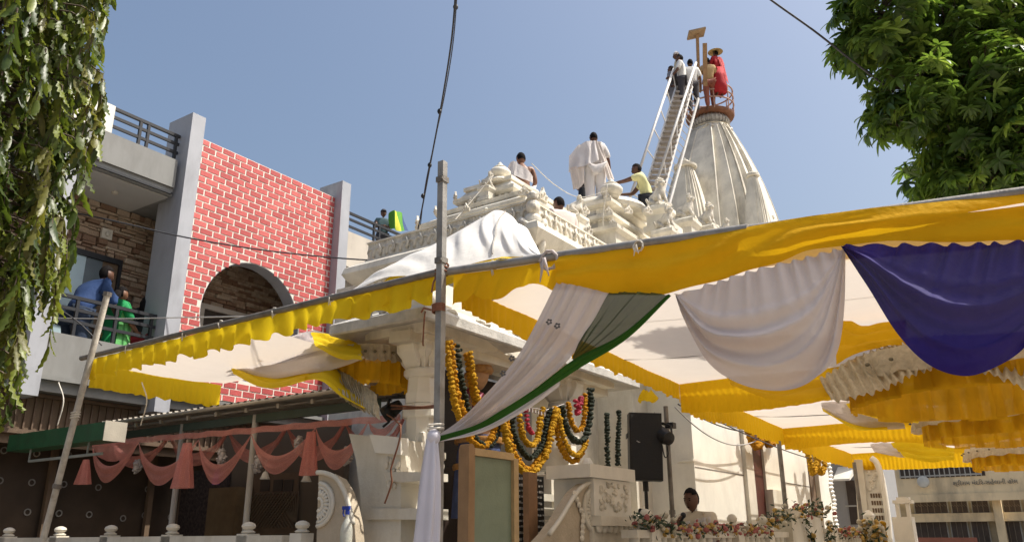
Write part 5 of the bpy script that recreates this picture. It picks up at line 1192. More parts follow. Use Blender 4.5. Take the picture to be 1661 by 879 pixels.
garland(gp((985, 672), (985, 710), (986, 760), Y=4.6), .032, LEAFG, 'leaf_garland', 'left of two straight leaf strings left of the loudspeaker', GG, seed=13)
garland(gp((1004, 668), (1003, 710), (1002, 752), Y=4.6), .032, LEAFG, 'leaf_garland', 'right of two straight leaf strings left of the loudspeaker', GG, seed=14)
for x0, lab, yy in ((1228, 'brown and gold garland bunch over the dark red doorway', 715), (1250, 'small gold garland bunch right of the dark red doorway', 712)):
    q = gp((x0-14, yy-20), (x0-8, yy+2), (x0, yy+10), (x0+7, yy), (x0+11, yy-18), Y=4.18); garland(q, .06, MARI, 'marigold_garland', lab, 'garlands over the sanctuary doors', seed=int(x0))
for x0, lab in ((1319, 'gold garland bunch over the far side opening'), (1332, 'gold garland bunch on the carved pilaster')):
    q = gp((x0-8, 735), (x0-3, 758), (x0, 768), (x0+5, 755), (x0+7, 735), Y=4.1); garland(q, .06, MARY, 'marigold_garland', lab, 'garlands over the sanctuary doors', seed=int(x0))
garland(gp((816, 664), (820, 705), (832, 745), (858, 768), (884, 742), (894, 700), (902, 668), Y=4.40), .036, MARY, 'marigold_garland', 'outermost yellow strand of the widest marigold loop', GG, seed=15)
garland(gp((725, 556), (729, 600), (736, 645), (745, 680), Y=4.42), .032, MARY, 'marigold_garland', 'yellow marigold strand nearest the square pole', GG, seed=16)
garland(gp((905, 665), (910, 695), (922, 728), (936, 738), (950, 722), Y=4.42), .032, MARY, 'marigold_garland', 'yellow inner strand of the outer loop at the second porch column', GG, seed=17)
garland(gp((763, 572), (768, 610), (774, 645), (782, 668), Y=4.43), .03, MARY, 'marigold_garland', 'yellow strand nearest the painted guardian', GG, seed=18)
b = MB()
for i, x in enumerate(range(848, 884, 5)): p = H(x, 661+.3*(x-848), Y=GY-.03); b.box(p, (.02, .012, .035))
b.tube(gp((815, 655), (850, 659), (885, 665), (915, 655), Y=GY-.01), .004, 4); b.build('bead_string', SILV, None, label='string of small silver bells above the widest marigold loop', cat='bell string')
# painted guardian figure in the porch
gd = thing('guardian_statue', 'painted guardian statue with a golden crown behind the marigold strings', 'statue', H(775, 700, Y=5.0))
c = H(778, 610, Y=5.0); GOLD = mat('gold_paint', (.34, .17, .05), .4, .3, 25); REDP = mat('maroon_paint', (.22, .02, .05), .5, .3, 20); TANP = mat('tan_paint', (.42, .24, .12), .5, .2, 15)
b = MB(); hv, hf = head_pts(1.25); M_ = Matrix.Rotation(R(100), 3, 'Z'); b.add([M_ @ p + c for p in hv], hf); b.lathe([(.08, -.2), (.14, -.25), (.20, -.32), (.18, -.6), (.24, -1.0), (.26, -1.4)], c, 14); b.build('figure', TANP, gd, sm=True)
b = MB(); b.lathe([(.20, -.62), (.205, -.66), (.25, -1.0), (.275, -1.42)], c, 14); b.build('robe', mat('robe_blue', (.05, .07, .16), .6, .3, 12), gd, sm=40)
b = MB()
for z_ in (-.42, -.64, -.9): b.lathe([(.215-.05*z_, z_), (.225-.05*z_, z_-.03), (.215-.05*z_, z_-.06)], c, 14)
b.build('belt', GOLD, gd, sm=40)
b = MB(); b.lathe([(.13, .02), (.15, .06), (.12, .12), (.13, .15), (.08, .22), (.05, .25), (.0, .32)], c, 14)
for i in range(14): a = i*math.pi/7; b.ell(c+V(.16*math.cos(a), .16*math.sin(a), -.28), (.03, .03, .03), 6, 4)
b.ell(c+V(-.1, .1, -.05), (.04, .04, .09), 8, 6); b.build('crown', GOLD, gd, sm=True)
b = MB(); b.tube([c+V(.1, .18, .05), c+V(.05, .22, -.2), c+V(0, .24, -.6)], [.05, .07, .04], 8); b.tube([c+V(-.12, -.1, -.2), c+V(-.2, -.05, -.5), c+V(-.16, -.1, -.9)], [.04, .05, .03], 8); b.build('sash', REDP, gd, sm=True)
# framed green board, wooden post, script board
bd = thing('framed_board', 'pale green board in a tan wooden frame standing under the marigold loops', 'board', H(790, 879, Y=3.92))
BY = 3.92; BGL = mat('green_board', (.22, .27, .19), .35, .10, 3, (.14, .17, .12), .4, 5)
xl, xr = H(762, 800, Y=BY).x, H(829, 800, Y=BY).x; zt = H(790, 742, Y=BY).z
MB().bb((xl, BY, .5), (xr, BY+.02, zt)).build('panel', BGL, bd)
b = MB(); b.bb((xl-.082, BY-.05, 0), (xl-.002, BY+.05, zt+.05)); b.tube([(xl-.042, BY-.047, zt+.048), (xl-.042, BY+.047, zt+.048)], .038, 12); b.build('upright', WOOD, bd, sm=30)
MB().bb((xr+.002, BY-.03, 0), (xr+.07, BY+.04, zt+.02)).build('upright', mat('sunlit_wood', (.50, .35, .18), .5, .12, 10), bd)  # paler copy of the frame wood, sunlight put into the colour
MB().bb((xl-.003, BY-.03, zt+.003), (xr+.004, BY+.035, zt+.06)).build('top_bar', mat('sunlit_wood', (.5, .35, .18)), bd)
sb = thing('script_board', 'narrow black board with rows of small white script behind the framed board', 'board', H(862, 879, Y=4.2))
a, c = H(838, 768, Y=4.22), H(884, 900, Y=4.22); MB().bb((a.x, 4.22, .8), (c.x, 4.25, a.z)).build('panel', BLACK, sb)
b = MB(); rb = random.Random(21)
for r_ in range(17):
    x = a.x+.03
    while x < c.x-.04: wd = rb.uniform(.012, .05); b.box((x+wd/2, 4.214, a.z-.04-r_*.052+rb.uniform(-.004, .004)), (wd, .005, rb.uniform(.012, .024))); x += wd+rb.uniform(.008, .025)
tag(b.build('script', mat('chalk_white', (.5, .5, .48), .8), sb), kind='stuff')
a, c = H(854, 765, Y=4.1), H(870, 900, Y=4.1); MB().bb((a.x, 4.08, .8), (c.x, 4.14, a.z)).build('wooden_post', mat('brown_wood', (.22, .12, .06), .6, .2, 8), None, label='plain brown wooden post in front of the script board', cat='post')
# spray bottle
sbt = thing('spray_bottle', 'clear spray bottle with a blue trigger head beside the stone seat panel', 'spray bottle', H(561, 890, X=4.9))
c = H(561, 879, X=4.9); k_ = 6.2/1320
b = MB(); b.lathe([(10*k_, -20*k_), (10.5*k_, 18*k_), (9*k_, 27*k_), (5*k_, 36*k_), (3*k_, 40*k_), (3*k_, 45*k_)], c, 14); b.build('bottle', mat('bottle_plastic', (.62, .62, .55), .3, .05, 5, clear=.25), sbt, sm=40)
MB().lathe([(9.2*k_, -19*k_), (9.6*k_, 8*k_)], c, 12).build('liquid', mat('yellow_liquid', (.55, .50, .12), .3), sbt, sm=40)
b = MB(); t_ = c+V(0, 0, 45*k_); b.lathe([(3.5*k_, 0), (4*k_, 4*k_), (3.2*k_, 8*k_)], t_, 10); b.box(t_+V(0, .015, 11*k_), (.022, .075, .028)); b.tube([t_+V(0, .045, 9*k_), t_+V(0, .05, 2*k_), t_+V(0, .035, -3*k_)], .006, 6); b.build('trigger_head', mat('blue_plastic', (.02, .05, .35), .4), sbt)
# ------------------------------------------------------------------ loudspeaker and stage lamp
ls = thing('loudspeaker', 'black loudspeaker on a pole stand in front of the marble wall', 'loudspeaker', H(1047, 879, D=8.8))
sc = 8.8/1320; c = H(1044, 726, D=8.8); M_ = Matrix.Rotation(R(-56), 3, 'Z') @ Matrix.Rotation(R(2), 3, 'Y')
W_, H_ = 52*sc, 106*sc
b = MB(); b.loft([[M_ @ V(x*W_/2, y, z*H_/2*(.97 if y > .1 else 1))+c for x, z in ((-1, -1), (1, -1), (1, 1), (-1, 1))] for y in (-.17, .0)] + [[M_ @ V(x*W_*.34, .2, z*H_*.46)+c for x, z in ((-1, -1), (1, -1), (1, 1), (-1, 1))]]); b.build('cabinet', BLACK, ls)
MB().box(c+M_ @ V(0, -.178, 0), (W_*.92, .012, H_*.94), M=M_).build('grille', mat('speaker_grille', (.02, .02, .021), .7, .2, 90, bump=.6, bscale=300), ls)
for sx in (-1, 1): MB().box(c+M_ @ V(sx*(W_/2+.006), 0, .12), (.01, .12, .05), M=M_).build('handle', DARKMET, ls)
b = MB(); b.tube([V(c.x, c.y, 1.0), V(c.x, c.y, c.z-H_/2)], .02, 8); b.tube([V(c.x, c.y, c.z-H_/2-.1), V(c.x, c.y, c.z-H_/2+.01)], .032, 8); b.build('stand_pole', BLACK, ls, sm=40)
b = MB(); b.tube([V(c.x-.03, c.y+.05, c.z-H_/2-.30), V(c.x, c.y, c.z-H_/2-.33)], .015, 6); b.ell((c.x-.035, c.y+.06, c.z-H_/2-.30), .028); b.build('clamp_knob', BLACK, ls)
b = MB()
for k in range(3): a = k*2.1+.4; b.tube([V(c.x, c.y, 1.35), V(c.x+.4*math.cos(a), c.y+.4*math.sin(a), 1.01)], .014, 6)
b.build('tripod', BLACK, ls)
rope(hang(c+M_ @ V(-.1, -.19, .05), H(1062, 668, D=8.8), .12), .006, 'speaker_cable', WIREG, None, label='grey cable looping over the front of the loudspeaker', cat='cable')
pl = thing('stage_lamp', 'black stage lamp clamped to the steel post beside the loudspeaker', 'lamp', H(1075, 710, D=8.75))
c = H(1073, 706, D=8.72); M_ = Matrix.Rotation(R(60), 3, 'Z') @ Matrix.Rotation(R(70), 3, 'Y')
b = MB(); b.lathe([(.03, -.16), (.07, -.14), (.085, -.02), (.095, .02), (.10, .10), (.085, .105)], (0, 0, 0), 16); b.v = [M_ @ p + c for p in b.v]; b.build('can', BLACK, pl, sm=40)
b = MB(); b.lathe([(.0, .095), (.084, .096), (.084, .10)], (0, 0, 0), 16); b.v = [M_ @ p + c for p in b.v]; b.build('lens', mat('lamp_glass', (.12, .13, .14), .1, .2, 10), pl)
b = MB(); b.tube([c+V(-.02, .11, .0), c+V(.02, .10, .12), c+V(.06, 0, .14), c+V(.06, -.09, .10), c+V(.02, -.11, 0)], .012, 6); b.tube([c+V(.05, 0, .13), H(1086, 690, D=8.86)], .016, 6); b.box(H(1088, 690, D=8.88), (.09, .09, .06)); b.build('yoke', DARKMET, pl)
b = MB()
for a, l_ in ((.3, .14), (2.2, .12), (3.6, .10)): b.box(c+M_ @ V(.10*math.cos(a), .10*math.sin(a), .15), (.10, .05, .006), M=M_ @ Matrix.Rotation(a, 3, 'Z') @ Matrix.Rotation(.5, 3, 'X'))
b.build('barn_door', BLACK, pl); rope([c+V(0, 0, -.1), c+V(.05, 0, -.22), c+V(.08, -.03, -.18), c+V(.08, 0, .02)], .007, 'lamp_lead', WIRE, pl)
# dark fixture by the left column
lf = thing('stage_lamp', 'dark lamp and cable bundle strapped behind the porch column', 'lamp', H(640, 670, Y=5.3))
c = H(640, 664, Y=5.25); b = MB(); b.tube([c+V(.03, -.05, .05), c+V(0, .03, .0)], [.05, .07], 10); b.tube([c+V(0, .03, 0), c+V(-.03, .10, -.05)], [.075, .08], 10); b.tube([c+V(-.05, .02, .1), c+V(-.06, .06, -.02), c+V(-.05, .02, -.12), c+V(-.06, .08, -.16)], .014, 6); b.box(c+V(0, .02, .12), (.05, .16, .02)); b.build('can', BLACK, lf, sm=True)
rope([c+V(-.1, 0, -.06), H(650, 690, X=5.24), H(645, 725, X=5.22), H(634, 760, X=5.22), H(636, 780, X=5.22), H(630, 800, X=5.22), H(624, 816, X=5.22)], .008, 'lamp_lead', ROPEB, lf); rope([c+V(-.1, -.05, .02), H(680, 660, X=5.45), H(712, 657, X=4.5)], .010, 'strap', ROPEB, lf)
rope([H(712, 660, X=4.5), H(680, 662, X=5.42), c+V(-.05, 0, 0)], .008, 'strap', ROPEB, lf)
rope([H(690, 505, X=5.16), H(688, 520, X=5.15), H(686, 556, X=5.35), H(687, 560, X=5.5)], .007, 'hanging_cable', ROPEB, None, label='brown cable hanging over the eave corner onto the column capital', cat='cable')
# ------------------------------------------------------------------ carved arch, small shrine and far building
ta = thing('carved_arch', 'tall cream carved arch panel with a lattice of small holes', 'arch', H(1418, 879, D=15.5))
TXX = H(1418, 800, D=15.5).x
def T(x, y): return H(x, y, X=TXX)
b = MB(); b.prism([T(*q) for q in ((1385, 745), (1398, 745), (1404, 790), (1408, 840), (1412, 900), (1396, 900), (1390, 820))], (.25, 0, 0)); b.build('left_jamb', MARBLE2, ta)
b = MB(); b.prism([T(*q)+V(.08, 0, 0) for q in ((1399, 745), (1420, 745), (1432, 790), (1440, 860), (1441, 900), (1412, 900), (1404, 800))], (.1, 0, 0)); tp = b.build('carved_panel', MARBLE, ta)
b = MB(); b.tube(smooth([T(1413, 742), T(1423, 752), T(1432, 785), T(1440, 840), T(1443, 880)], 16), .06, 6); b.build('arch_rim', MARBLE, ta, sm=True)
b = MB(); rb = random.Random(2)
for r_ in range(4):
    for k in range(5):
        p = T(1412+k*4.2+r_*1.8, 803+r_*12); b.box(p+V(.075, 0, 0), (.02, .03, .08))
tag(b.build('lattice_holes', DARKB, tp), kind='stuff')
b = MB()
for i in range(12): p = T(1407+rb.uniform(0, 14), 758+i*3.2); b.ell(p+V(.07, 0, 0), (.03, .05, .035), 6, 4)
tag(b.build('carved_vine', MARBLE2, tp), kind='stuff')
ch = thing('stone_shrine', 'small cream stone shrine with an open turret right of the carved arch', 'shrine', H(1460, 879, D=14.5))
SXX = H(1460, 850, D=14.5).x
def bq(q0, q1, th=.3, dx=0): a, c = H(*q0, X=SXX+dx), H(*q1, X=SXX+dx); c.y = H(q1[0], q0[1], X=SXX+dx).y; return MB().bb((SXX+dx, c.y, c.z), (SXX+dx+th, a.y, a.z))
bq((1446, 838), (1478, 960), .35).build('base', MARBLE, ch)
for x in (1451, 1468): bq((x, 815), (x+6, 838), .08).build('pier', MARBLE, ch)
bq((1447, 811), (1478, 815.2), .3, -.02).build('cap', MARBLE, ch); bq((1453, 806), (1473, 811.2), .25).build('roof', MARBLE, ch)
b = MB(); p = H(1411, 848, X=TXX-.3); b.lathe([(.1, -.9), (.12, 0), (.08, .03), (.10, .08), (.11, .14), (.05, .22), (0, .24)], p, 10); b.build('stone_finial', MARBLE, None, sm=40, label='round topped stone post left of the carved arch foot', cat='post')
garland([H(1415, 850, D=13.8), H(1417, 868, D=13.8), H(1421, 890, D=13.8)], .06, MARY, 'marigold_garland', 'yellow marigold string hanging on the carved arch foot', 'yellow strings at the arch foot', seed=31)
garland([H(1432, 848, D=13.8), H(1434, 868, D=13.8), H(1437, 890, D=13.8)], .05, MARY, 'marigold_garland', 'yellow marigold string right of the carved arch foot', 'yellow strings at the arch foot', seed=32)
flowers([H(1405, 850, D=13.6), H(1425, 862, D=13.6), H(1410, 879, D=13.6)], 260, (.07, .07, .08), 'flower_garland', 'cream and green flower bunch at the foot of the carved arch', 'garland', None, 35, (0, 5, 3, 5), .05)
# far cream building
FX = 38.0
fb = thing('far_building', 'long cream concrete building with dark shuttered windows behind the canopies', 'building', (FX, 3, 0))
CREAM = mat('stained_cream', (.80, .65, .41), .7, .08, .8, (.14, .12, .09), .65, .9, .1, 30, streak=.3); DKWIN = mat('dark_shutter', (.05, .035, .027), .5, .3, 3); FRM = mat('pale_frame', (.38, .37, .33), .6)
def fbx(q0, q1, dx=0., th=.3): a, c = H(*q0, X=FX+dx), H(*q1, X=FX+dx); c.y = H(q1[0], q0[1], X=FX+dx).y; return MB().bb((FX+dx, c.y, c.z), (FX+dx+th, a.y, a.z))
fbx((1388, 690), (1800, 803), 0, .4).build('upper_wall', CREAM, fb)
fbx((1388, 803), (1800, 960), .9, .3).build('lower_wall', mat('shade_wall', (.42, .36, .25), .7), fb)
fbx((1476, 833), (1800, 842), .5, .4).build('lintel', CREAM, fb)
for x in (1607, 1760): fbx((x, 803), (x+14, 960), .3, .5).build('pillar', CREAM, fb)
wn = 0
for x0, x1 in ((1480, 1536), (1540, 1569), (1573, 1603), (1624, 1655), (1659, 1700)):
    for y0, y1 in ((808, 832), (844, 930)):
        f = fbx((x0, y0), (x1, y1), .80, .06).build('window', FRM, fb); g = fbx((x0+2, y0+1.5), (x1-2, y1-1), .76, .03).build('pane', DKWIN, f)
        b = MB(); a, c = H(x0+2, y0+2, X=FX+.74), H(x1-2, y1-1, X=FX+.74); c.y = H(x1-2, y0+2, X=FX+.74).y
        k_ = max(3, int((a.y-c.y)/.22))
        for i in range(1, k_): y = lerp(a.y, c.y, i/k_); b.bb((FX+.735, y-.012, c.z), (FX+.755, y+.012, a.z))
        zz = lerp(a.z, c.z, .45)
        for i in range(k_*2): y = lerp(a.y, c.y, (i+.5)/(k_*2)); b.beam((FX+.73, y-.04, zz-.04), (FX+.73, y+.04, zz+.04), .02)
        b.build('shutter_bars', mat('shutter_bar', (.16, .13, .10), .6), f)
f = fbx((1455, 735), (1592, 771), -.02, .03).build('window', DKWIN, fb)
b = MB(); a, c = H(1455, 738, X=FX-.06), H(1592, 771, X=FX-.06)
for t in (.18, .55, .92): z = lerp(a.z, c.z, t); b.bb((FX-.06, c.y, z-.03), (FX-.03, a.y, z+.03))
for i in range(17): y = lerp(a.y, c.y, i/16); b.bb((FX-.059, y-.02, c.z), (FX-.031, y+.02, a.z))
b.build('window_bars', FRM, f)
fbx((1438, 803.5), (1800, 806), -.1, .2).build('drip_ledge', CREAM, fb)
tc_ = bpy.data.curves.new('lettering', 'FONT'); tc_.body = 'શ્રીરામ મંદિર-સહેલાની હૉલ'; tc_.extrude = .01; tc_.align_x = 'LEFT'
to = bpy.data.objects.new('lettering', tc_); COL.objects.link(to); to.parent = fb
a, c = H(1546, 787, X=FX-.03), H(1652, 787, X=FX-.03); tc_.size = .47
to.matrix_local = Matrix.Translation(a-V(FX, 3, 0)) @ Matrix(((0, 0, -1), (-1, 0, 0), (0, 1, 0))).to_4x4(); tc_.materials.append(mat('grey_letters', (.16, .15, .13), .6))
bpy.context.view_layer.update()
wd = to.dimensions.x
if wd > .1: tc_.size *= (a.y-c.y)/wd
bpy.context.view_layer.update(); lm_ = bpy.data.meshes.new_from_object(to.evaluated_get(bpy.context.evaluated_depsgraph_get())); mlx = to.matrix_local.copy(); bpy.data.objects.remove(to)
to = link('lettering', lm_, fb); to.matrix_local = mlx; tag(to, kind='stuff')
p = H(1498, 781, X=FX-.2); b = MB(); b.lathe([(.12, 0), (.24, .05), (.22, .16), (.10, .2)], (0, 0, 0), 12); b.v = [Matrix.Rotation(R(-90), 3, 'Y') @ q_ + p for q_ in b.v]; b.build('wall_light', mat('bulkhead', (.55, .55, .5), .4), fb, sm=40)
# grey annex with a window hood
ax = thing('annex_building', 'shaded grey building with a white window hood behind the far pilaster', 'building', (24, 6.6, 0))
GX = 23.5
def gbx(q0, q1, dx=0., th=.3): a, c = H(*q0, X=GX+dx), H(*q1, X=GX+dx); c.y = H(q1[0], q0[1], X=GX+dx).y; return MB().bb((GX+dx, c.y, c.z), (GX+dx+th, a.y, a.z))
gbx((1290, 660), (1392, 960), 0, 4).build('wall', mat('annex_grey', (.30, .30, .30), .7, .08, 1, (.18, .17, .16), .4, 1), ax)
gbx((1371, 779), (1389, 850), -.03, .04).build('window', DKWIN, ax); gbx((1371, 819), (1389, 821), -.06, .03).build('window_sill', FRM, ax)
a, c = H(1359, 757, X=GX), H(1388, 778, X=GX); b = MB(); b.prism([V(GX, a.y, a.z), V(GX-.02, a.y, c.z+.15), V(GX-.7, a.y, c.z-.05), V(GX-.7, a.y, c.z)], (0, c.y-a.y, 0)); b.build('window_hood', MARBLE, ax)
# courtyard roof line right of the shrine: dark red ledge
a, c = H(1482, 872, D=16), H(1578, 872, D=16); b = MB(); b.beam(V(a.x, a.y, a.z-.1), V(c.x, c.y, c.z-.1), .3, .22); b.bb((c.x-.1, c.y-.1, 0), (c.x+.1, c.y+.1, c.z-.2)); b.bb((a.x-.1, a.y-.1, 0), (a.x+.1, a.y+.1, a.z-.2)); b.build('low_wall', mat('maroon_ledge', (.14, .05, .035), .6, .2, 4), None, label='low maroon wall right of the small stone shrine', cat='wall')
# ------------------------------------------------------------------ wires
def wire(pts, r, label, mt=WIRE): return rope(pts, r, 'wire', mt, None, label=label, cat='wire', n=5, k=30)
wr = wire([H(742, -60, D=7.5), H(733, 60, D=8), H(716, 170, D=8.8), H(700, 255, D=9.6), H(688, 320, D=10.3), H(678, 372, D=11)], .010, 'thin black wire with beads dropping from the sky to the left parapet')
wire([H(744, -60, D=7.5), H(736, 60, D=8), H(722, 150, D=8.8), H(706, 225, D=9.6), H(690, 300, D=10.3), H(682, 365, D=11)], .006, 'second strand twisted beside the beaded black wire')
b = MB()
for q, d_ in (((739, 12), 7.9), ((713, 181), 8.85), ((697, 268), 9.7), ((686, 318), 10.3)): MB().ell(H(*q, D=d_), (.026, .026, .034), 8, 6).build('insulator', BLACK, wr, sm=True)
wire([H(1200, -40, D=8.2), H(1250, 0, D=8.2), H(1320, 50, D=8.2), H(1380, 97, D=8.2), H(1450, 150, D=8.2)], .011, 'black wire crossing the sky into the broad leaved tree')
wire([H(60, 335, D=12.6), H(120, 345, D=12.6), H(200, 362, D=12.7), H(300, 385, D=12.9), H(420, 405, D=13.2), H(540, 418, D=13.4), H(640, 424, D=13.0), H(700, 424, D=12.6)], .013, 'dark wire strung across the balcony and the brick panel')
wire([H(90, 516, X=4.6), H(180, 517, X=4.6), H(290, 515, X=4.6), H(400, 513, X=4.6), H(425, 510, X=4.6)], .006, 'thin grey wire above the left yellow valance', WIREG)
wire([H(95, 500, D=9), H(130, 525, D=9), H(165, 560, D=9)], .007, 'short dark wire hanging from the weeping tree to the pole')
for q0, q1, sg, lab in (((1100, 655), (1225, 700), .10, 'upper cable sagging across the marble wall'), ((1095, 660), (1225, 715), .22, 'lower cable sagging across the marble wall'), ((1130, 665), (1320, 745), .06, 'straight cable along the marble wall to the far pilaster')):
    wire(hang(H(*q0, Y=4.05), H(*q1, Y=4.1), sg), .010, lab, WIRE if 'upper' in lab or 'straight' in lab else WIREG)
wire([H(800, 285, D=12.6), H(770, 320, D=12.4), H(735, 360, D=12), H(720, 372, D=11.5)], .008, 'white string of lights from the left pot finial down to the parapet', ROPE)
wire([H(862, 265, D=13.4), H(900, 300, D=13.5), H(940, 320, D=13.8), H(985, 310, D=14)], .007, 'white string of lights between the two roof pots', ROPE)
wire([H(985, 300, D=14), H(978, 360, D=13.8), H(985, 400, D=13.7)], .008, 'white string hanging down the corner of the second tiered roof', ROPE)
for x0, lab in ((95, 'first loose string below the house ledge'), (230, 'white string knotted below the left valance')): wire([H(x0, 620, X=5.0), H(x0+8, 650, X=5.0), H(x0-2, 690, X=5.0)], .007, lab, ROPE)
# yellow cloth bow by the loudspeaker
p = H(1050, 650, D=8.3); b = MB(); rows = [[p+V(.07*(1-.5*v)*math.cos(a)*(1+.3*math.sin(a*4)), .10*(1-.55*v)*math.sin(a)*(1+.25*math.sin(a*3+v*2)), .10*v+.02*math.sin(a*3)) for a in [i*.3 for i in range(22)]] for v in (0, .3, .6, 1)]; b.grid(rows); b.build('yellow_bow', YELB, None, sm=True, label='bright yellow cloth bow under the eave tip above the loudspeaker', cat='bow')
# ------------------------------------------------------------------ trees
LF1 = [mat('mast_leaf_%s' % n, c, .4, .3, 20, bump=.1, transl=.3, tcol=t, spec=.4) for n, c, t in (('mid', (.075, .10, .020), (.22, .29, .03)), ('light', (.16, .19, .03), (.38, .44, .05)), ('deep', (.045, .07, .016), (.12, .18, .02)), ('olive', (.15, .145, .04), (.30, .30, .04)))]
LF2 = [mat('broad_leaf_%s' % n, c, .42, .25, 20, bump=.1, transl=.32, tcol=t, spec=.35) for n, c, t in (('mid', (.085, .145, .030), (.27, .43, .05)), ('light', (.18, .27, .055), (.42, .56, .07)), ('deep', (.040, .08, .018), (.13, .23, .022)))]
BARK = mat('bark', (.10, .075, .055), .85, .3, 12, bump=.6, bscale=30)
def wavy_leaf(L, W, seed):
    """long hanging blade with a crinkled margin; runs along -z"""
    rnd = random.Random(seed); rows = []; bend = rnd.uniform(.15, .45); n = 8
    for j in range(n+1):
        t = j/n; w_ = W*(math.sin(math.pi*min(1, t*.92+.06))**.55)*(1-.25*t); y = bend*L*t*t*.6; z = -L*(t-.12*t*t*bend)
        wv = .016*math.sin(t*26+seed)
        rows.append([V(-w_, y-.35*w_+wv, z), V(0, y, z), V(w_, y-.35*w_-wv*.8, z)])
    return rows
mast = thing('mast_tree', 'tall weeping mast tree with hanging crinkled leaves at the left edge', 'tree', (2.45, 6.72, 0))
tc0 = H(-70, 300, D=6.6); tcx, tcy = tc0.x, tc0.y
MB().tube([(tcx, tcy, 0), (tcx+.03, tcy, 2.5), (tcx, tcy+.03, 5.5), (tcx, tcy, 9)], [.15, .12, .08, .03], 10).build('trunk', BARK, mast, sm=True)
rnd = random.Random(11); leafm = []
for s_ in range(6):
    for mi in range(4):
        b = MB().grid(wavy_leaf(rnd.uniform(.17, .27), rnd.uniform(.026, .040), s_+mi)); leafm.append((mi, b.mesh('leaf', LF1[mi], V(0, 0, 0), True)))
leaves = []; tw = MB()
view = V(tcx, tcy, 0).normalized()
for i in range(640):
    z = rnd.uniform(2.55, 6.9); a = rnd.uniform(0, 2*math.pi); rad = .86*(1 - .10*math.sin(z*2.3+a))
    if z < 3.7: rad *= .62+.38*(z-2.5)/1.2
    q = rnd.uniform(.55, 1.06)*rad; x, y = tcx+q*math.cos(a), tcy+q*math.sin(a); ln = rnd.uniform(.35, .75); out = V(math.cos(a), math.sin(a), 0)
    if z-ln < 2.3: continue
    top = V(x, y, z)-out*.12+V(0, 0, .08); p = [top, V(x, y, z), V(x, y, z-ln*.5)+out*.03, V(x, y, z-ln)+out*rnd.uniform(-.04, .05)]
    tw.tube([V(tcx, tcy, z+.25).lerp(top, .35), top]+p[1:], [.012, .008, .006, .005, .003], 4, False)
    pts = smooth(p, 10); k_ = int(ln/.052); yaw0 = rnd.uniform(0, 6.28)
    tone = rnd.choices((0, 1, 2, 3), (5, 3, 3, 1.6))[0]
    for j in range(k_):
        t = j/k_; pt = pts[int(t*10)]; yaw = yaw0 + (0 if j % 2 else math.pi) + rnd.gauss(0, .35); tilt = rnd.uniform(.15, .55)*(1-.4*t)
        M = Matrix.Rotation(yaw, 4, 'Z') @ Matrix.Rotation(tilt, 4, 'Y') @ Matrix.Rotation(rnd.gauss(1.57, .5), 4, 'Z')
        mi = tone if rnd.random() < .75 else rnd.choice((0, 1, 2)); leaves.append((pt, M, mi, rnd.randrange(6)))
tw.build('twigs', BARK, mast)
leaves.sort(key=lambda l: (l[0]-C0).length + (5 if (lambda q: q.x < 0 or q.y < 0 or q.y > 720)(V(830.5+CAM_F*((l[0]-C0).dot(Rv))/((l[0]-C0).dot(Fv)), 439.5-CAM_F*((l[0]-C0).dot(Uv))/((l[0]-C0).dot(Fv)), 0)) else 0))
cr = MB()
for i, (pt, M, mi, s_) in enumerate(leaves):
    me = leafm[s_*4+mi][1]
    if i < 296: o = link('leaf', me, mast); o.matrix_local = Matrix.Translation(pt-OFF[mast.name]) @ M
    else: cr.k = mi; cr.add([(M @ v.co.to_4d()).to_3d()+pt for v in me.vertices], [list(f.vertices) for f in me.polygons])
co_ = cr.mesh('crown', LF1, OFF[mast.name], True); tag(link('crown', co_, mast), kind='stuff')
# broad leaved tree with rosettes
def rosette(seed):
    rnd = random.Random(seed); b = MB(); n = rnd.randint(8, 11)
    for k in range(n):
        a = 2*math.pi*k/n+rnd.gauss(0, .15); L = rnd.uniform(.15, .23); W = L*rnd.uniform(.14, .18); up = rnd.uniform(-.45, .25); rows = []
        for j in range(6):
            t = j/5; w_ = W*math.sin(math.pi*min(1, .06+.9*t**1.15))**.8; r_ = L*t; z = up*r_ - .6*r_*r_/L*.5
            rows.append([V(r_, -w_, z+.3*w_), V(r_, 0, z), V(r_, w_, z+.3*w_)])
        M = Matrix.Rotation(a, 3, 'Z'); rows = [[M @ p for p in r] for r in rows]; b.grid(rows)
    b.tube([(0, 0, -.12), (0, 0, .01)], [.006, .004], 4); return b
bt = thing('broad_leaved_tree', 'broad leaved tree with rosettes of long leaves in the upper right corner', 'tree', H(1900, 300, D=9.5).xy.to_3d())
base = OFF[bt.name]; hub = H(1830, 130, D=9.2); ro = []
for s_ in range(5):
    for mi in range(3): ro.append((mi, rosette(s_*7+mi).mesh('leaf_cluster', LF2[mi], V(0, 0, 0), True)))
CL = [((1425, 20), 8.3, 75, 85, 95), ((1395, 75), 8.4, 38, 42, 30), ((1540, 60), 8.6, 105, 85, 120), ((1480, 140), 8.2, 65, 75, 75), ((1450, 190), 8.3, 38, 42, 30), ((1590, 150), 8.2, 105, 95, 125), ((1640, 60), 8.8, 90, 95, 90), ((1545, 225), 8.3, 62, 70, 70), ((1520, 290), 8.5, 48, 52, 45), ((1600, 270), 8.2, 85, 75, 95), ((1655, 220), 8.0, 80, 85, 85), ((1700, 300), 8.3, 80, 80, 50), ((1750, 120), 8.8, 110, 120, 80), ((1600, -60), 8.8, 190, 70, 90)]
br_ = MB(); br_.tube([base, base+V(.05, .05, 3), base.lerp(hub, .5).xy.to_3d()+V(0, 0, 4.5), hub], [.2, .16, .12, .09], 10); pts_all = []
rnd = random.Random(23)
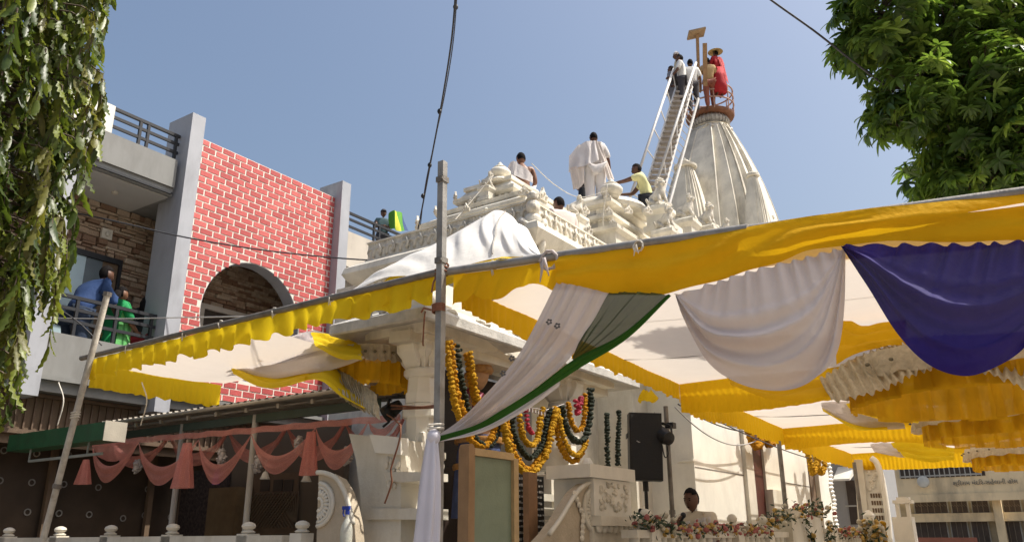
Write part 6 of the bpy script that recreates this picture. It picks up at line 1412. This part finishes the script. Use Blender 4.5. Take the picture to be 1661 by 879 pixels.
for (q, D_, rx_, ry_, n_) in CL:
    n_ = int(n_*1.9)
    c = H(*q, D=D_); br_.tube(smooth([hub, hub.lerp(c, .5)+V(0, 0, .15), c], 8), [.05*(1-.08*i) for i in range(9)], 6, False); px_ = D_/1320
    for k in range(n_):
        while True:
            d = V(rnd.uniform(-1, 1), rnd.uniform(-1, 1), rnd.uniform(-1, 1))
            if .45 < d.length < 1: break
        pt = c + Rv*d.x*rx_*px_ + Uv*d.y*ry_*px_ + Fv*d.z*.55
        ax_ = (d.x*Rv+d.y*Uv-d.z*0*Fv)*.7 + V(0, 0, .75) + V(rnd.gauss(0, .3), rnd.gauss(0, .3), 0)
        M = ax_.to_track_quat('Z', 'Y').to_matrix().to_4x4() @ Matrix.Rotation(rnd.random()*6.28, 4, 'Z')
        pts_all.append((pt, M, rnd.choices((0, 1, 2), (5, 2.2, 3))[0], rnd.randrange(5), rnd.uniform(.50, .90)))
        if rnd.random() < .35: br_.tube([c.lerp(pt, .2), pt], [.012, .005], 4, False)
br_.build('trunk', BARK, bt, sm=True)
def inview(p):
    q = p-C0; x = 830.5+CAM_F*q.dot(Rv)/q.dot(Fv); y = 439.5-CAM_F*q.dot(Uv)/q.dot(Fv); return -10 < x < 1671 and -10 < y < 340
pts_all.sort(key=lambda l: (l[0]-C0).length + (0 if inview(l[0]) else 9)); cr = MB()
for i, (pt, M, mi, s_, sc_) in enumerate(pts_all):
    me = ro[s_*3+mi][1]
    if i < 298: o = link('leaf_cluster', me, bt); o.matrix_local = Matrix.Translation(pt-base) @ M @ Matrix.Scale(sc_, 4)
    else: cr.k = mi; cr.add([(M @ (v.co*sc_).to_4d()).to_3d()+pt for v in me.vertices], [list(f.vertices) for f in me.polygons])
tag(link('crown', cr.mesh('crown', LF2, base, True), bt), kind='stuff')
# ------------------------------------------------------------------ people
DHOTI = mat('white_dhoti', (.72, .68, .66), .8, .05, 6, bump=.25, bscale=25, transl=.15); SHAWL = mat('cream_shawl', (.72, .64, .58), .8, .06, 6, bump=.25, bscale=25, transl=.15)
def cm(n, c): return mat('cloth_'+n, c, .8, .10, 8, bump=.25, bscale=30)
away = R(-56)
SITL = dict(pelvis=(0, 0, .14), belly=(0, .01, .30), chest=(0, .03, .50), neck=(0, .04, .66), throat=(0, .06, .73), shl=(-.175, .03, .62), shr=(.175, .03, .62), ell_=(-.23, .03, .36), elr=(.23, .03, .36), wrl=(-.17, .24, .25), wrr=(.17, .24, .25), hal=(-.13, .30, .24), har=(.13, .30, .24),
            hil=(-.095, .02, .12), hir=(.095, .02, .12), knl=(-.30, .26, .12), knr=(.30, .26, .12), anl=(-.02, .34, .07), anr=(.06, .28, .07), tol=(.10, .36, .06), tor=(-.08, .32, .06))
# bare backed priest on the first tiered roof
top = H(847, 240, D=14.0); loc = V(top.x, top.y, top.z-.99)
pose = dict(SITL); J0 = JJ(pose)
pr, J, hc = person('person with a bare back and white shoulder cloth beside the left pot finial', 'people on the temple roof', loc, away+.15, pose, SKIN, head=(.35, .15), garments=(('dhoti', DHOTI, LEGS, .045),))
drape(pr, [(-.235, .07, .66), (-.19, -.045, .70), (-.10, -.07, .69)], [(-.25, .08, .30), (-.23, -.11, .18), (-.17, -.15, .12)], 'shoulder_cloth', DHOTI, 10, 12, .012, 4)
drape(pr, [(-.12, -.075, .66), (-.02, -.10, .60), (.10, -.115, .50), (.16, -.09, .42)], [(-.17, -.115, .42), (-.05, -.125, .36), (.08, -.12, .32), (.165, -.08, .30)], 'back_sash', DHOTI, 10, 6, .008, 3, (0, 1, .3))
MB().ell((0, -.02, .10), (.30, .24, .15), 14, 8).build('waist_folds', DHOTI, pr, local=True, sm=True)
# standing man in white
top = H(963, 214, D=16.3); loc = V(top.x, top.y, top.z-1.72)
pose = dict(ell_=(-.36, -.02, 1.16), wrl=(-.30, .16, .98), hal=(-.27, .22, .95), elr=(.27, .05, 1.12), wrr=(.31, .16, .92), har=(.33, .2, .86), knl=(-.12, .03, .5), knr=(.10, .02, .5)); J0 = JJ(pose)
pr, J, hc = person('standing person in white dhoti and wide shawl, tallest figure on the temple roof', 'people on the temple roof', loc, away, pose, SKIN2, head=(.25, .1), garments=(('dhoti', DHOTI, LEGS, .052), ('tunic', DHOTI, TORSO, .028, sleeve(J0, .95), [('shl', 'ell_'), ('shr', 'elr')])))
drape(pr, [(-.50, .05, 1.22), (-.30, -.07, 1.40), (-.08, -.12, 1.46), (.02, -.12, 1.45)], [(-.52, .06, .86), (-.30, -.15, .88), (-.10, -.19, .93), (.06, -.16, 1.02)], 'shawl', DHOTI, 18, 14, .022, 3)
drape(pr, [(-.50, .05, .95), (-.40, -.08, .92), (-.22, -.13, .92)], [(-.44, .08, .50), (-.34, -.06, .46), (-.24, -.1, .55)], 'shawl_end', SHAWL, 12, 10, .02, 3)
drape(pr, [(-.02, -.13, 1.46), (.06, -.125, 1.45), (.10, -.11, 1.44)], [(.22, -.12, .62), (.30, -.10, .60), (.36, -.04, .66)], 'sash', SHAWL, 8, 14, .012, 2)
# seated man in a pale pink shirt
top = H(912, 314, D=12.2); loc = V(top.x, top.y, top.z-.98); J0 = JJ(SITL)
person('person seated low in a pale pink shirt behind the carved parapet', 'people on the temple roof', loc, away+.5, SITL, SKIN2, head=(.2, .2), garments=(('shirt', cm('pale_pink', (.66, .55, .50)), TORSO, .045, sleeve(J0, .9), [('shl', 'ell_'), ('shr', 'elr')]), ('trousers', DHOTI, LEGS, .03)))
# man in a yellow shirt reaching for the pot
top = H(1046, 268, D=16.2); loc = V(top.x, top.y, top.z-1.66)
pose = dict(chest=(0, .07, 1.27), neck=(0, .11, 1.42), throat=(0, .14, 1.48), shl=(-.16, .10, 1.37), shr=(.17, .09, 1.37), ell_=(-.15, .40, 1.30), wrl=(-.13, .64, 1.28), hal=(-.13, .71, 1.275), elr=(.22, .30, 1.16), wrr=(.15, .5, 1.15), har=(.13, .57, 1.15)); J0 = JJ(pose)
YSH = cm('pale_yellow', (.62, .60, .30))
pr, J, hc = person('person in a pale yellow shirt reaching towards the roof pot', 'people on the temple roof', loc, R(18), pose, SKIN2, head=(.1, 0), garments=(('shirt', YSH, TORSO, .035, sleeve(J0, .6), [('shl', 'ell_'), ('shr', 'elr')]), ('trousers', cm('black', (.015, .016, .02)), LEGS, .025)))
# dark clothed person crouched behind the standing man
top = H(950, 292, D=17.0); loc = V(top.x, top.y, top.z-.95)
person('person in black crouched behind the standing man in white', 'people on the temple roof', loc, R(20), SITL, SKIN2, head=(.4, 0), garments=(('shirt', cm('black', (.015, .016, .02)), TORSO, .05, sleeve(JJ(SITL), .9), [('shl', 'ell_'), ('shr', 'elr')]), ('trousers', cm('black', (.015, .016, .02)), LEGS, .04)))
# people at the head of the steel stair
CLIMB = dict(ell_=(-.25, .06, 1.13), wrl=(-.24, .24, .98), hal=(-.24, .30, .97), elr=(.24, .04, 1.12), wrr=(.22, .22, .96), har=(.22, .28, .95), knr=(.11, .2, .55), anr=(.1, .16, .2), tor=(.1, .28, .16))
def stand(label, q, D_, rz, shirt, trou, skin=SKIN2, pose=CLIMB, h=1.72, grp='people at the head of the steel stair', **k):
    top = H(*q, D=D_); loc = V(top.x, top.y, top.z-h*k.get('scale', 1)); J0 = JJ(pose)
    return person(label, grp, loc, rz, pose, skin, garments=(('shirt', shirt, TORSO, .032, sleeve(J0, .9), [('shl', 'ell_'), ('shr', 'elr')]), ('trousers', trou, LEGS, .024)), **k)
WSH = cm('white', (.68, .67, .64)); DTR = cm('charcoal', (.05, .045, .05)); GSH = cm('slate', (.22, .22, .25))
stand('person in a white shirt and dark trousers holding the left stair rail', (1103, 90), 22.4, R(10), WSH, DTR)
stand('person in a white shirt seen behind the right stair rail', (1119, 97), 22.9, away, WSH, DTR, pose={})
stand('person in grey at the far side of the stair head', (1089, 108), 23.2, R(0), GSH, cm('grey', (.25, .25, .27)), pose={})
stand('person with a white headcloth at the left of the stair head', (1098, 86), 23.0, R(30), cm('cream', (.6, .55, .42)), DTR, cap=DHOTI, pose={})
# on the crown platform
RED = cm('red', (.40, .018, .026)); 
pr, J, hc = stand('person in red robes under a wide straw hat on the spire platform', (1161, 84), 24.5, R(-30), RED, RED, pose=dict(ell_=(-.25, .1, 1.12), wrl=(-.16, .28, 1.1), hal=(-.12, .33, 1.1)), grp='people on the spire platform', h=1.70, scale=.9)
MB().lathe([(.165, .62), (.19, .55), (.20, .95), (.23, .40), (.24, .2)][:1]+[(.20, 1.0), (.22, .7), (.25, .42), (.23, .12)], (0, -.01, 0), 16).build('robe', RED, pr, local=True, sm=True)
b = MB(); b.lathe([(.0, .16), (.10, .15), (.14, .10), (.17, .085), (.24, .06), (.25, .05), (.16, .06), (.0, .10)], hc+V(0, 0, .03), 20); b.build('straw_hat', mat('straw', (.42, .32, .13), .8, .2, 20), pr, local=True, sm=True)
drape(pr, [(-.05, -.13, 1.42), (.08, -.13, 1.42), (.2, -.08, 1.36)], [(.08, -.24, .5), (.2, -.22, .45), (.3, -.12, .5)], 'veil', cm('pink_red', (.62, .10, .10)), 10, 10, .015, 3)
stand('person in tan cloth standing left of the red robed figure', (1148, 110), 24.2, R(-60), cm('tan', (.45, .30, .14)), cm('rust', (.25, .08, .05)), grp='people on the spire platform', h=1.4)
# child on the far roof with a green cloth
top = H(622, 346, Y=12.3); loc = V(top.x, top.y, top.z-1.30)
pr, J, hc = person('child in a dark cap leaning on the roof railing right of the brick panel', 'people on the house', loc, R(140), dict(ell_=(-.24, .16, 1.14), wrl=(-.10, .30, 1.1), hal=(-.06, .34, 1.1), elr=(.24, .16, 1.12), wrr=(.12, .32, 1.08), har=(.08, .36, 1.08)), SKIN2, cap=cm('dark_cap', (.03, .03, .04)), scale=.80,
    garments=(('shirt', cm('teal', (.06, .11, .12)), TORSO, .035, sleeve(JJ({}), .8), [('shl', 'ell_'), ('shr', 'elr')]), ('trousers', DTR, LEGS, .025)))
rows = cloth([H(630, 348, Y=12.1), H(643, 345, Y=12.0), H(655, 352, Y=12.1)], [H(634, 372, Y=11.95), H(648, 378, Y=11.85), H(661, 376, Y=12.0)], 14, 12, lambda u, v: V(-.12*math.sin(math.pi*u), -.10*math.sin(math.pi*u)+.03*math.sin(u*14+v*3), .02*math.sin(u*9)))
b = MB(); b.grid(rows); b.mi = [1 if 4 < (i % 14) < 8 else (2 if (i % 14) > 11 else 0) for i in range(len(b.f))]
b.build('green_cloth', [cm('lime', (.08, .26, .02)), cm('lemon', (.50, .50, .03)), cm('navy', (.03, .06, .16))], None, sm=True, label='bright green and yellow cloth held up beside the child on the roof', cat='cloth')
# people on the balcony
def atY(q, Y, h, s=1): t = H(*q, Y=Y); return V(t.x, t.y, t.z-h*s)
BL = cm('denim_blue', (.025, .06, .17)); GRC = cm('emerald', (.01, .26, .075))
lean = dict(pelvis=(0, -.16, .92), belly=(0, -.06, 1.06), chest=(0, .06, 1.22), neck=(0, .15, 1.36), throat=(0, .19, 1.42), shl=(-.18, .11, 1.31), shr=(.18, .11, 1.31), ell_=(-.27, .0, 1.04), wrl=(-.30, .22, .92), hal=(-.30, .29, .90), elr=(.25, .20, 1.05), wrr=(.22, .36, .88), har=(.22, .42, .86), hil=(-.095, -.16, .88), hir=(.095, -.16, .88), knl=(-.1, -.08, .49), knr=(.1, -.08, .49))
loc = atY((152, 428), 11.95, 1.62, 1.18); loc.z = max(3.6, loc.z)
person('person in a denim blue shirt leaning on the balcony rail', 'people on the house', loc, R(-82), lean, SKIN2, head=(.0, 0), scale=1.18, garments=(('shirt', BL, TORSO, .045, sleeve(JJ(lean), .95), [('shl', 'ell_'), ('shr', 'elr')]), ('jeans', cm('dark_denim', (.02, .035, .07)), LEGS, .03)))
st2 = dict(ell_=(-.22, .10, 1.14), wrl=(-.12, .26, 1.05), hal=(-.08, .31, 1.04), elr=(.23, .06, 1.12), wrr=(.2, .24, 1.0), har=(.19, .30, .99))
loc = atY((198, 468), 11.86, 1.70, .98)
pr, J, hc = person('person in an emerald green dress standing at the balcony rail', 'people on the house', loc, R(-80), st2, SKIN, head=(.0, 0), longhair=True, scale=.98, garments=(('dress', GRC, TORSO+['hil', 'knl', 'hir', 'knr'], .05, sleeve(JJ(st2), .9), [('shl', 'ell_'), ('shr', 'elr'), ]), ('leggings', cm('gold', (.35, .28, .06)), ['hil', 'knl', 'anl', 'hir', 'knr', 'anr', 'pelvis'], .012)))
MB().lathe([(.17, .98), (.20, .75), (.26, .50), (.27, .42)], (0, 0, 0), 18).build('skirt', GRC, pr, local=True, sm=True)
drape(pr, [(.10, .13, 1.40), (.17, .02, 1.42), (.15, -.10, 1.40)], [(.22, .16, .55), (.27, .0, .52), (.24, -.15, .58)], 'scarf', cm('spring_green', (.10, .36, .10)), 10, 12, .015, 3)
loc = atY((241, 484), 12.05, 1.66, .95)
person('person in dark clothes with a red skirt half hidden by the grey pillar', 'people on the house', loc, R(-70), st2, SKIN2, longhair=True, scale=.95, garments=(('shawl', cm('black', (.015, .016, .02)), TORSO, .05, sleeve(JJ(st2), .9), [('shl', 'ell_'), ('shr', 'elr')]), ('skirt', cm('crimson', (.28, .015, .02)), LEGS, .06)))
# seated speaker with a microphone
top = H(1127, 793, D=9.35); loc = V(top.x, top.y, top.z-.99)
pose = dict(SITL); pose.update(elr=(.24, .10, .40), wrr=(.10, .27, .55), har=(.06, .31, .60), shr=(.18, .04, .62)); pose.update(ell_=(-.25, .06, .38))
pr, J, hc = person('person in a white shawl speaking into a hand microphone before the marble wall', None, loc, R(82), pose, SKIN2, head=(.15, 0), scale=1.04, garments=(('kurta', cm('offwhite', (.60, .53, .42)), TORSO, .05, sleeve(JJ(pose), .95), [('shl', 'ell_'), ('shr', 'elr')]), ('dhoti', DHOTI, LEGS, .04)))
drape(pr, [(-.22, .10, .66), (-.10, .14, .64), (.12, .14, .60)], [(-.30, .14, .30), (-.08, .20, .28), (.14, .20, .32)], 'shawl', DHOTI, 12, 10, .012, 4)
mc = pr.matrix_world if False else Matrix.Translation(loc) @ Matrix.Rotation(R(82), 4, 'Z')
a = mc @ V(.06, .30, .58); c = mc @ V(.02, .26, .70)
mk = thing('microphone', 'black hand microphone held up by the seated speaker', 'microphone', a)
b = MB(); b.tube([a-(c-a)*.5, a, c], [.014, .017, .021], 8); b.build('handle', BLACK, mk, sm=40); MB().ell(c, (.032, .032, .034), 10, 8).build('mesh_head', DARKMET, mk, sm=True)
MB().bb((loc.x-.5, loc.y-.5, 1.0), (loc.x+.5, loc.y+.5, loc.z+.03)).build('low_dais', mat('dais_red', (.25, .06, .04), .8), None, label='low cloth covered dais under the seated speaker', cat='dais')
